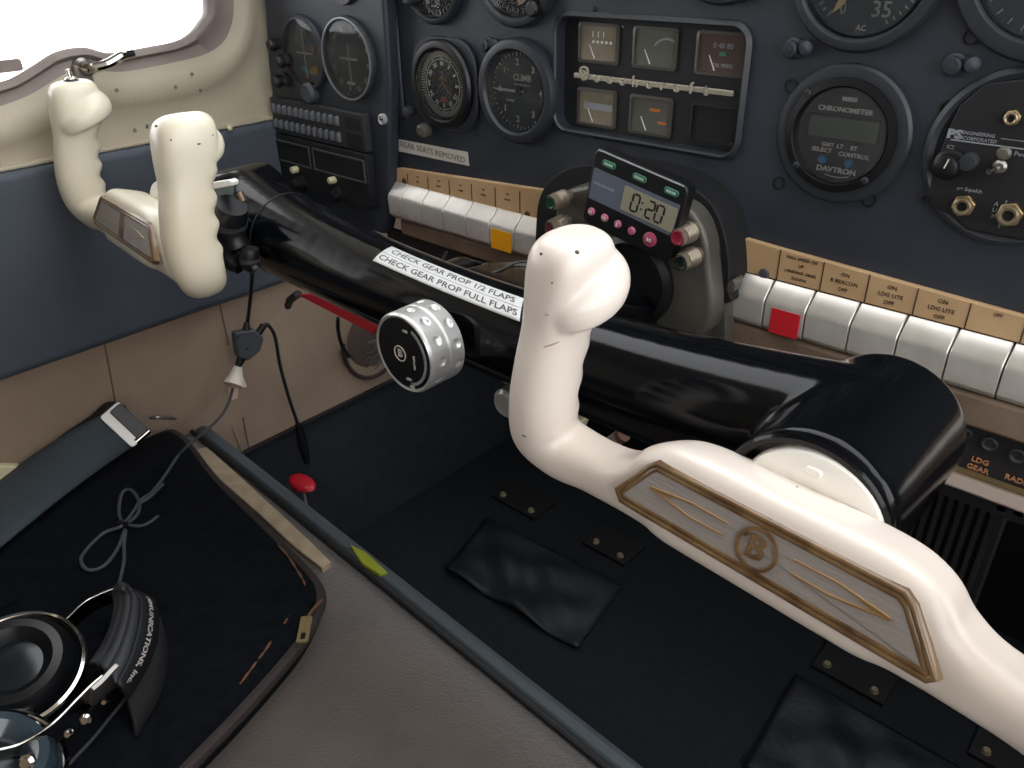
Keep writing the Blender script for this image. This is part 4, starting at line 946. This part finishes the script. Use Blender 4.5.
# red lever under the bar + vent on the wall
p0=at(300,292,1,.50); p1=at(376,329,1,.47)
t=thing('red_lever','long tapered red lever running under the far half of the control column bar','lever')
b=BM(); P=[at(297,295,1,.50),at(312,293,1,.50),at(382,322,1,.48),at(372,334,1,.48)]
A=[b.verts.new(p) for p in P]; B=[b.verts.new(p+V((0,.02,-.004))) for p in P]; b.faces.new(A); b.faces.new(B[::-1])
for i in range(4): b.faces.new((A[i],A[(i+1)%4],B[(i+1)%4],B[i]))
obj('blade',b,M_red,t,bev=.0015)
b=BM(); tube(b,[at(298,294,1,.505),at(290,300,1,.51),at(288,306,1,.515)],.005,10); obj('pivot',b,M_black,t)
t=thing('round_vent','dark rimmed round vent with bristly black edge in the brown side wall','vent')
c=at(372,338,0,-.976); b=BM()
arc=[c+V((.002,.060*math.cos(R(a)),.070*math.sin(R(a)))) for a in range(170,330,8)]; tube(b,arc,.0035,8); obj('rim',b,mat('dark_brown_rim','3a2f2c',.7),t)
b=BM(); lathe(b,[(.05,.0),(.045,.002),(0,.002)],axisM(c-V((0.001,0,0)),(1,0,0)),40); obj('mesh_disc',b,mat('brown_mesh','5f5048',.9,bump=.8,scale=400),t)
b=BM()
for k in range(46):
    a=random.uniform(-.3,1.2); p=at(382+random.uniform(-4,6),338+k*.5,0,-.90); q=p+V((.0,-.028*random.uniform(.6,1.1),-.012*a)); tube(b,[p,q],.0009,4)
br=obj('bristles',b,M_black,t,smooth=False); br['kind']='stuff'
wcable('vent_wire','short black wire curving down beside the round wall vent',[at(338,318,0,-.94),at(338,330,0,-.95),at(342,345,0,-.955),at(349,357,0,-.96)],.003)

# under-bar small items
t=thing('cream_lever','cream plastic lever knob seen just inside the elbow of the near yoke','knob')
b=BM(); prism(b,pz([(563,410),(586,419),(577,438),(566,430)],.50),0,.018,PM((0,.51,0))); obj('body',b,M_creamp,t,bev=.003)
t=thing('fuel_selector_rod','grey beige rod with brown cap under the bar, right of the cream knob','control rod')
b=BM(); cyl(b,at(606,446,1,.50),at(621,436,1,.50),.0062); obj('rod',b,mat('grey_beige_plastic','9c9484',.5),t)
b=BM(); cyl(b,at(620,436.5,1,.50),at(624,434,1,.50),.0068); obj('cap',b,mat('brown_cap','6b4f40',.5),t)
b=BM(); sphere(b,at(600,446,1,.50),.006); obj('ball_joint',b,M_cast,t)
b=BM(); lathe(b,[(.013,0),(.013,.008),(.010,.011),(0,.011)],PM((at(512,400,1,.42).x,.42,at(512,400,1,.42).z)),28); o=obj('pull_control',b,M_alu); tag(o,'silver edge of a round pull knob peeking out left of the near yoke grip','knob')

# ================================================================ SEAT
zs=-.605
e0=at(190,432,2,zs); e1=at(604,770,2,zs); d=(e1-e0); 
def edge(x): return e0.y+(x-e0.x)*d.y/d.x
st=thing('bench_seat','taupe fabric bench seat with grey blue vinyl front bolster and dark piping','seat')
xa,xb=-.972,.30
b=BM(); n=30; G=[]
for i in range(n+1):
    x=xa+(xb-xa)*i/n; row=[]
    for j in range(15):
        y=-.9+(edge(x)+.9)*j/14; row.append(V((x,y,zs+.006*math.sin(j/14*PI)*math.sin(i/n*PI)-(.002 if j==14 else 0))))
    G.append(row)
sheet(b,G,0); top=obj('cushion_top',b,M_seat,st,angle=180); so=top.modifiers.new('s','SOLIDIFY'); so.thickness=.05; so.offset=1
b=BM(); tube(b,[V((xa+(xb-xa)*i/24,edge(xa+(xb-xa)*i/24)+.002,zs+.0015)) for i in range(25)],.0035,8); obj('piping',b,mat('black_piping','15171b',.5),st)
b=BM(); G=[]
for i in range(25):
    x=xa+(xb-xa)*i/24; y=edge(x)+.004; G.append([V((x,y+dy,zs+dz)) for dy,dz in ((0,-.002),(.006,.003),(.014,.003),(.022,-.003),(.028,-.014),(.030,-.03),(.030,-.12),(.028,-.33))])
sheet(b,G,0); o=obj('front_bolster',b,M_bolster,st); so=o.modifiers.new('s','SOLIDIFY'); so.thickness=.01; so.offset=-1
q0=at(196,447,2,zs+.002); q1=at(327,562,2,zs+.002)
b=BM(); P=[at(199,452,2,zs+.003),at(206,450,2,zs+.003),at(330,560,2,zs+.003),at(322,567,2,zs+.003),at(290,545,2,zs+.003),at(250,509,2,zs+.003)]
P=[at(*q,2,zs+.006) for q in ((195,450),(207,447),(243,479),(283,516),(308,539),(331,562),(322,568),(296,548),(258,513),(220,480))]
b=BM(); prism(b,[(p.x,p.y) for p in P],zs-.002,zs+.0065); obj('beige_strip',b,M_beige,st,bev=.001)
# fleece cushion
zc=-.570
cp=[at(*q,2,zc) for q in ((184,431),(220,474),(258,511),(296,548),(320,573),(328,589),(325,606),(306,640),(250,705),(190,768))]
cp=[(p.x,p.y) for p in cp]+[(-.43,.02),(-.42,-.15),(-.50,-.25),(-.85,-.28),(-.955,-.22),(-.955,.0),(-.955,.20),(-.945,.33)]
cps=smoothpoly(cp,4); cps=[(p[0]-.006,p[1]-.008) for p in cps]
ct=thing('fleece_cushion','black fleece seat cushion with brown piped edge and zip lying on the bench seat','cushion')
cc=V((sum(p[0] for p in cps)/len(cps),sum(p[1] for p in cps)/len(cps)))
b=BM(); rings=[]
for s,z in ((.985,zs+.004),(1.0,zs+.010),(1.003,zc-.010),(.992,zc-.002),(.97,zc+.003),(.90,zc+.0065),(.75,zc+.008),(.5,zc+.009),(.25,zc+.009)):
    rings.append([b.verts.new(V(((cc.x+(p[0]-cc.x)*s),(cc.y+(p[1]-cc.y)*s),z+(random.uniform(-.0012,.0012) if s<.97 else 0)))) for p in cps])
for A,B in zip(rings,rings[1:]):
    for i in range(len(A)): b.faces.new((A[i],A[(i+1)%len(A)],B[(i+1)%len(A)],B[i]))
b.faces.new(rings[-1]); obj('fleece',b,M_fleece,ct,angle=180)
b=BM(); tube(b,[V((cc.x+(p[0]-cc.x)*1.003,cc.y+(p[1]-cc.y)*1.003,zc-.008)) for p in cps],.0065,10,closed=True); obj('edge_piping',b,M_piping,ct)
for qs in (((278,545),(288,556),(297,570),(303,580),(305,585)),((296,604),(288,618),(284,624)),((272,640),(262,655),(252,668),(240,684))):
    b=BM(); tube(b,spline([at(*q,2,zc+.005) for q in qs],6),lambda s:.0005+.0009*abs(math.sin(13*s)),6); obj('zip_edge',b,M_zip,ct,label='frayed orange brown zip edge')
p=at(308,612,2,zc+.004); zp=BM(); tube(zp,spline([at(322,600,2,zc+.003),at(315,607,2,zc+.004),at(308,616,2,zc+.004)],4),.0014,6); obj('zip_teeth',zp,M_zip,ct)
a0=at(307,617,2,zc+.006); a1=at(302,643,2,zc+.006); dd=(a1-a0).normalized(); L=(a1-a0).length; ss=V((-dd.y,dd.x,0))
b=BM(); fr=frame(a0,dd,ss,V((0,0,1)))
pr=None
for pts,z in ((rrect(L,.0105,.002,3,L/2,0),0),(rrect(L,.0105,.002,3,L/2,0),.0015),(rrect(L*.28,.005,.001,3,L*.76,0),.0015),(rrect(L*.28,.005,.001,3,L*.76,0),0)):
    cur=[b.verts.new(fr@V((p[0],p[1],z))) for p in pts]
    if pr:
        for i in range(len(cur)): b.faces.new((pr[i],pr[(i+1)%len(cur)],cur[(i+1)%len(cur)],cur[i]))
    pr=cur
obj('zip_pull',b,M_brass,ct,label='brass zip pull tab')
# seat belt
t=thing('seat_belt','wide grey seat belt webbing with metal buckle lying at the cushion corner','seat belt')
A_=at(104,414,0,-.950); B_=at(136,444,2,-.555); C_=at(0,480,2,-.553); D_=at(0,548,2,-.553); A_=at(104,414,2,-.545) if False else A_
ext0=C_+(C_-A_)*.5; ext1=D_+(D_-B_)*.5
b=BM(); G=[]
for i in range(21):
    u=i/20; p=A_.lerp(ext0,u); q=B_.lerp(ext1,u); G.append([p.lerp(q,v/6)+V((0,0,.004*math.sin(v/6*PI)+.003*math.sin(u*5))) for v in range(7)])
sheet(b,G,0); o=obj('webbing',b,M_web,t); so=o.modifiers.new('s','SOLIDIFY'); so.thickness=.0025
b=BM(); u=(B_-A_).normalized(); w=(C_-A_).normalized(); nn=u.cross(w).normalized(); nn=nn if nn.z>0 or nn.x>0 else -nn; v_=nn.cross(u)
Lb=(B_-A_).length; fr=frame(A_+nn*.006,u,v_ if v_.dot(w)<0 else v_,nn)
sg=1 if V(v_).dot(w)<0 else -1
b=BM(); prism(b,[(x,sg*y) for x,y in rrect(Lb*1.04,.030,.004,3,Lb*.5,.008)],0,.004,fr); bk=obj('buckle',b,M_steel,t,bev=.001)
b=BM(); prism(b,[(x,sg*y) for x,y in rrect(Lb*.9,.017,.003,3,Lb*.5,.014)],.004,.009,fr); obj('buckle_bar',b,M_black,bk,bev=.001)
b=BM(); cyl(b,fr@V((Lb*.96,sg*.002,.003)),fr@V((Lb*.96,sg*.022,.003)),.004); obj('buckle_pin',b,M_chrome,bk)
# dark strip for the shaded gap & clip on the wall
b=BM(); pts=[at(150,418,0,-.972),at(160,417,0,-.965),at(176,419,0,-.970)]; tube(b,spline(pts,4),.0022,8); o=obj('wall_staple',b,M_steel); tag(o,'thin metal loop on the brown side wall just right of the belt buckle','loop')
b=BM(); P=[at(*q,2,-.575) for q in ((0,462),(14,466),(29,470),(22,480),(0,494))]; P=[V((-.973,p.y*.0+p.y,p.z)) for p in P]; P=[at(*q,0,-.962) for q in ((-10,470),(2,466),(20,466),(29,471),(12,484),(-10,496))]
prism(b,[(p.y,p.z) for p in P],0,.012,frame(V((-.974,0,0)),V((0,1,0)),V((0,0,1)),V((1,0,0)))); o=obj('foam_scrap',b,M_creamp,None,bev=.002); tag(o,'scrap of cream foam between seat belt and side wall at the left edge','foam')
b=BM(); G=[]
P0=[at(*q,0,-.966) for q in ((24,470),(60,437),(92,416),(108,404),(124,408))]; P1=[at(*q,0,-.952) for q in ((34,482),(66,456),(96,432),(112,412),(126,414))]
sheet(b,[[a,c] for a,c in zip(spline(P0,4),spline(P1,4))],0); o=obj('dark_gap_strip',b,M_blackm); so=o.modifiers.new('s','SOLIDIFY'); so.thickness=.004; tag(o,'black strip standing for the shaded gap along the upper edge of the grey seat belt','shaded gap')  # black sheet standing in for the shaded gap behind the belt

# headset cable
zt=zc+.013
cb=[at(233,388,0,wx+.006),at(229,402,0,wx+.01),at(221,416,0,wx+.015),at(207,430,0,-.925),at(193,441,2,zt+.02),at(178,456,2,zt+.004),at(166,474,2,zt),at(152,492,2,zt),at(141,500,2,zt),at(133,512,2,zt),at(124,522,2,zt+.002),at(119,512,2,zt),at(122,493,2,zt),at(131,490,2,zt),at(139,502,2,zt),at(137,515,2,zt),at(122,526,2,zt+.003),at(104,533,2,zt),at(88,548,2,zt),at(81,560,2,zt),at(88,570,2,zt),at(104,566,2,zt),at(118,548,2,zt),at(125,530,2,zt+.003),at(124,545,2,zt),at(124,562,2,zt),at(120,580,2,zt),at(117,594,2,zt+.006)]
t=thing('headset_cable','thin dark headset cable looped and tied on the black fleece cushion','cable')
b=BM(); tube(b,spline(cb,8),.0019,8); obj('lead',b,M_greyp,t)
b=BM(); tube(b,spline([at(124,524,2,zt+.003),at(140,526,2,zt+.003),at(150,522,2,zt+.003),at(158,516,2,zt+.003)],5),.0016,8); obj('loose_end',b,M_greyp,t)
b=BM(); tube(b,[at(119,523,2,zt+.002),at(129,526,2,zt+.002)],.0042,10); obj('cable_tie',b,M_black,t)
b=BM(); tube(b,spline([at(140,503,2,zt),at(150,497,2,zt+.002),at(163,484,2,zt+.001)],5),.0019,8); obj('doubled_lead',b,M_greyp,t)

# ================================================================ HEADSET
hz=zc+.012
t=thing('headset','black aviation headset with chrome arms and lettered headband pad on the fleece cushion','headset')
def cup(c,r,n,nm,m1,m2):
    fr=axisM(c,n)
    b=BM(); lathe(b,[(r*.80,-.030),(r*.97,-.022),(r,-.008),(r*.985,.0),(r*.93,.004),(r*.90,.002),(r*.86,.010),(r*.74,.017),(r*.60,.018),(r*.50,.013),(r*.42,.008),(0,.006)],fr,64); o=obj(nm,b,m1,t)
    b=BM(); lathe(b,[(r*.99,-.004),(r*1.05,-.002),(r*1.055,.001),(r*1.03,.003),(r*.98,.004)],fr,64,cap=False); obj('chrome_ring',b,M_chrome,o)
    b=BM(); lathe(b,[(r*.44,.0082),(r*.30,.010),(0,.0105)],fr,40,cap=False); obj('centre_disc',b,m2,o); return o
c1=at(16,670,2,hz+.035); cup(c1,.050,(.35,-.05,1),'ear_cup',M_hp,M_lens)
c2=at(-12,770,2,hz+.03); cup(c2,.050,(.30,.35,1),'ear_cup',mat('blue_grey_gloss','33404a',.2,coat=.6),M_lens)
# arms: flat chrome straps
def strap(name,pts,w,th,m,up=V((0,0,1)),parent=t,lab=None):
    pts=spline(pts,6); b=BM(); rr=[]
    for i,p in enumerate(pts):
        tn=(pts[min(i+1,len(pts)-1)]-pts[max(i-1,0)]).normalized(); s=tn.cross(up).normalized(); uu=s.cross(tn).normalized()
        rr.append([b.verts.new(p+s*a+uu*c) for a,c in ((-th/2,-w/2),(th/2,-w/2),(th/2,w/2),(-th/2,w/2))])
    for A,B in zip(rr,rr[1:]):
        for k in range(4): b.faces.new((A[k],A[(k+1)%4],B[(k+1)%4],B[k]))
    b.faces.new(rr[0]); b.faces.new(rr[-1][::-1]); return obj(name,b,m,parent,bev=.0004,label=lab)
zz=hz+.028
strap('chrome_arm',[at(60,633,2,zz),at(72,622,2,zz),at(88,607,2,zz),at(106,598,2,zz),at(120,593,2,zz)],.016,.002,M_chrome)
strap('chrome_arm',[at(-2,760,2,zz+.01),at(25,752,2,zz+.005),at(55,733,2,zz),at(80,708,2,zz),at(98,690,2,zz),at(116,676,2,zz)],.020,.002,M_chrome)
a0=at(60,735,2,zz+.012)
strap('slider_bracket',[at(91,697,2,zz+.010),at(104,686,2,zz+.010),at(116,674,2,zz+.010)],.030,.004,M_brass if False else M_steel,up=V((.5,-.3,.8)))
for q,r in (((87,719),.0045),((70,733),.0035),((106,701),.003),((28,762),.006)):
    p=at(*q,2,zz+.006); b=BM(); lathe(b,[(r,0),(r,.003),(r*.6,.005),(0,.005)],axisM(p,(.6,-.5,.6)),18); obj('arm_screw',b,M_chrome,t)
# outer wire
b=BM(); tube(b,spline([at(58,775,2,hz+.004),at(90,742,2,hz+.004),at(112,715,2,hz+.006),at(128,695,2,hz+.01),at(133,684,2,hz+.016)],6),.0014,6); obj('link_wire',b,M_hpg,t)
# headband pad: a saddle of ridged cushion inside and lettered band outside, meeting at the crest
def pl(q,z): return spline([at(x,y,2,z) for x,y in q],8)
inn=pl(((114,600),(114,614),(109,634),(100,652),(89,668)),hz+.020)
cre=pl(((124,590),(139,598),(139,622),(131,654),(117,683)),hz+.046)
out=pl(((128,589),(154,602),(157,634),(148,664),(127,699)),hz+.020)
b=BM(); G=[]
for i in range(len(inn)):
    row=[]
    for k in range(41):
        v=k/40; p=inn[i].lerp(cre[i],v); row.append(p+V((-.3,0,1)).normalized()*(.010*math.sin(v*PI)**.6+.0016*abs(math.sin(v*PI*4.0))))
    G.append(row)
sheet(b,G,0); o=obj('pad_cushion',b,M_hpg,t); so=o.modifiers.new('s','SOLIDIFY'); so.thickness=.004
def outer(u,v,h=0):
    f=u*(len(cre)-1); i=min(int(f),len(cre)-2); f-=i; a=cre[i].lerp(cre[i+1],f); c=out[i].lerp(out[i+1],f)
    return a.lerp(c,v)+V((.75,0,.65))*(.006*math.sin(v*PI)+h)
b=BM(); sheet(b,[[outer(i/40,k/12) for k in range(13)] for i in range(41)],0); o=obj('headband',b,mat('band_dark_grey','191b1f',.55),t); so=o.modifiers.new('s','SOLIDIFY'); so.thickness=.003; so.offset=0
b=BM(); sheet(b,[[outer(.25+.75*i/30,.95)+V((0,0,-.003)),outer(.25+.75*i/30,1.0)+V((.012,-.004,-.014)),outer(.25+.75*i/30,1.0)+V((.022,-.008,-.02))] for i in range(31)],0); o=obj('outer_flap',b,mat('dark_flap','0a0c0f',.8),t); so=o.modifiers.new('s','SOLIDIFY'); so.thickness=.003; so.offset=0
b=BM(); LL=sum((a-c).length for a,c in zip(cre,cre[1:]))
textbm(b,'COMMUNICATIONS, Inc.',.0115,lambda p:outer(min(1,max(0,.95+p.x/LL)),.50+p.y/.034,.0042),ext=0,bold=.0003,sx=.78,align='RIGHT')
obj('headband_lettering',b,M_paper,t,smooth=False)

# ================================================================ FOOTWELL
zf=-.95
def heelpad(corners,label):
    P=[at(*q,2,zf+.006) for q in corners]; b=BM(); G=[]; n=26
    for i in range(n+1):
        u=i/n; row=[]
        for j in range(n+1):
            v=j/n; p=P[0].lerp(P[1],u).lerp(P[3].lerp(P[2],u),v)
            w=math.sin(u*PI)**.5*math.sin(v*PI)**.5 if 0<u<1 and 0<v<1 else 0
            row.append(p+V((0,0,w*(.004+.006*math.sin(9*u+4*v)*math.sin(7*v+1)+.004*math.sin(17*u-8*v))+ .012*math.exp(-((v-1)*6)**2)*(.5+.5*math.sin(u*13)))))
        G.append(row)
    sheet(b,G,0); o=obj('heel_pad',b,M_leather); so=o.modifiers.new('s','SOLIDIFY'); so.thickness=.004; so.offset=1; tag(o,label,'floor pad','heel pads on the footwell floor'); return o
heelpad([(487,517),(622,585),(577,650),(444,570)],'creased black leather heel pad on the footwell floor, the farther one')
heelpad([(796,673),(1010,795),(960,880),(742,768)],'creased black leather heel pad on the footwell floor, cut by the bottom edge')
def hinge(q0,q1,label):
    a=at(*q0,2,zf+.006); c=at(*q1,2,zf+.006); t=thing('pedal_bracket',label,'bracket',Matrix.Translation((a+c)/2),'rudder pedal brackets on the footwell floor'); O=(a+c)/2
    b=BM(); box(b,a.x-O.x-.018,c.x-O.x+.018,-.014,.05,-.006,0); obj('base_plate',b,M_blackm,t,bev=.001)
    for p in (a,c):
        b=BM(); lathe(b,[(.0065,0),(.0055,.002),(.0045,.005),(0,.0055)],Matrix.Translation(p-O),14); obj('bolt',b,M_brass if False else mat('pale_brass_bolt','c2b596',.3,metal=.6),t)
hinge((503,495),(531,511),'small dark pedal bracket with two pale bolts above the farther heel pad')
hinge((596,542),(620,556),'small dark pedal bracket with two pale bolts close under the elbow of the near yoke')
hinge((827,665),(874,691),'small dark pedal bracket with two bright bolts below the near yoke emblem')
hinge((986,752),(1035,780),'small dark pedal bracket with one bright bolt at the bottom right corner')
# red cap on a stalk by the seat
t=thing('drain_plug','red flattened knob on a thin stalk rising beside the seat front','knob')
xr=-.80
c=at(302,483,1,.50); b=BM()
sphere(b,c,.028,.016,.0085); obj('red_knob',b,M_red,t); b=BM(); sphere(b,c+V((-.008,-.004,-.008)),.011,.009,.008); obj('knob_neck',b,M_red,t)
b=BM(); tube(b,[c+V((0,0,-.01)),at(307,508,1,.495),at(311,520,1,.492),at(312,540,1,.492)],.0022,8); obj('stalk',b,M_steel,t)
b=BM(); P=[at(*q,2,-.600) for q in ((350,545),(366,553),(388,573),(380,575),(362,564))]; prism(b,[(p.x,p.y) for p in P],-.606,-.5985); o=obj('tag_strip',b,M_yg,None,bev=.001); tag(o,'small yellow green plastic tag sticking out at the front edge of the seat','tag')
o['label']='small yellow green plastic tag sticking out at the front edge of the seat'
p=at(340,533,1,.50); b=BM(); sphere(b,p,.0035); o=obj('snap_stud',b,M_steel); tag(o,'tiny pale metal stud in the dark footwell behind the seat edge','stud')
# ribbed box under the right panel
t=thing('ribbed_duct','dark ribbed duct face under the panel right of the control column hub','duct')
b=BM(); box(b,-.20,-.055,.66,.70,-.60,-.40); obj('duct_box',b,M_blackm,t,bev=.004)
b=BM()
for k in range(17): box(b,-.195+k*.0082,-.191+k*.0082,.654,.662,-.595,-.405)
obj('ribs',b,mat('dark_brown_rib','211d1d',.7),t,smooth=False)
t=thing('ribbed_kick_plate','dark ribbed kick plate at the right edge below the ribbed duct','plate')
b=BM(); box(b,.0,.16,.64,.68,-.62,-.40); obj('plate',b,mat('dark_brown_rib','211d1d',.7),t,bev=.004)
b=BM()
for k in range(17): box(b,.004+k*.009,.008+k*.009,.634,.642,-.615,-.405)
obj('ribs',b,M_dkgrey,t,smooth=False)

# paint chips on the near yoke
from mathutils.bvhtree import BVHTree
def px_chip(yk,px,py,r=.0012,sx=1.3,m=None,rot=0):
    bt=BVHTree.FromPolygons([v.co for v in YM.vertices],[tuple(p.vertices) for p in YM.polygons]); inv=yk.matrix_world.inverted()
    d=(CX*(px-512)+CY*(py-384)+CZ*800).normalized(); h=bt.ray_cast(inv@V((0,0,0)),inv.to_3x3()@d)
    if h[0] is None: print('no chip',px,py); return
    b=BM(); lathe(b,[(r,-.0003),(r*.6,.00025),(0,.0003)],axisM(h[0],h[1])@Matrix.Rotation(R(rot),4,'Z')@Matrix.Diagonal((sx,1,1,1)),9); obj('paint_chip',b,m or mat('chip_dark','4a3c33',.8),yk,label='dark paint chip' if not m else 'brown scuff mark')
bpy.context.view_layer.update()
M_scuff=mat('scuff_brown','b79a8a',.7)
for a in ((541,254,.0011,1.2),(577,252,.0015,1.1),(552,283,.0006,1.4),(613,511,.0011,1.8),(524,436,.0007,3),(797,487,.0007,1)): px_chip(YR,*a)
px_chip(YR,551,345,.0007,7,M_scuff,20); px_chip(YR,547,315,.0006,3,M_scuff); px_chip(YR,930,705,.0006,2,M_scuff)
for a in ((156,126,.0014,2.2),(171,140,.0008,1.2),(199,144,.0008,2.5),(213,135,.0006,2)): px_chip(YL,*a)
# ================================================================ LIGHT
w=bpy.data.worlds.new('sky'); scene.world=w; w.use_nodes=True; bg=w.node_tree.nodes['Background']; bg.inputs[0].default_value=(.97,.98,1,1); bg.inputs[1].default_value=3.6
scene.view_settings.view_transform='Standard'; scene.view_settings.look='None'; scene.view_settings.gamma=1; scene.view_settings.use_curve_mapping=False; scene.view_settings.exposure=0
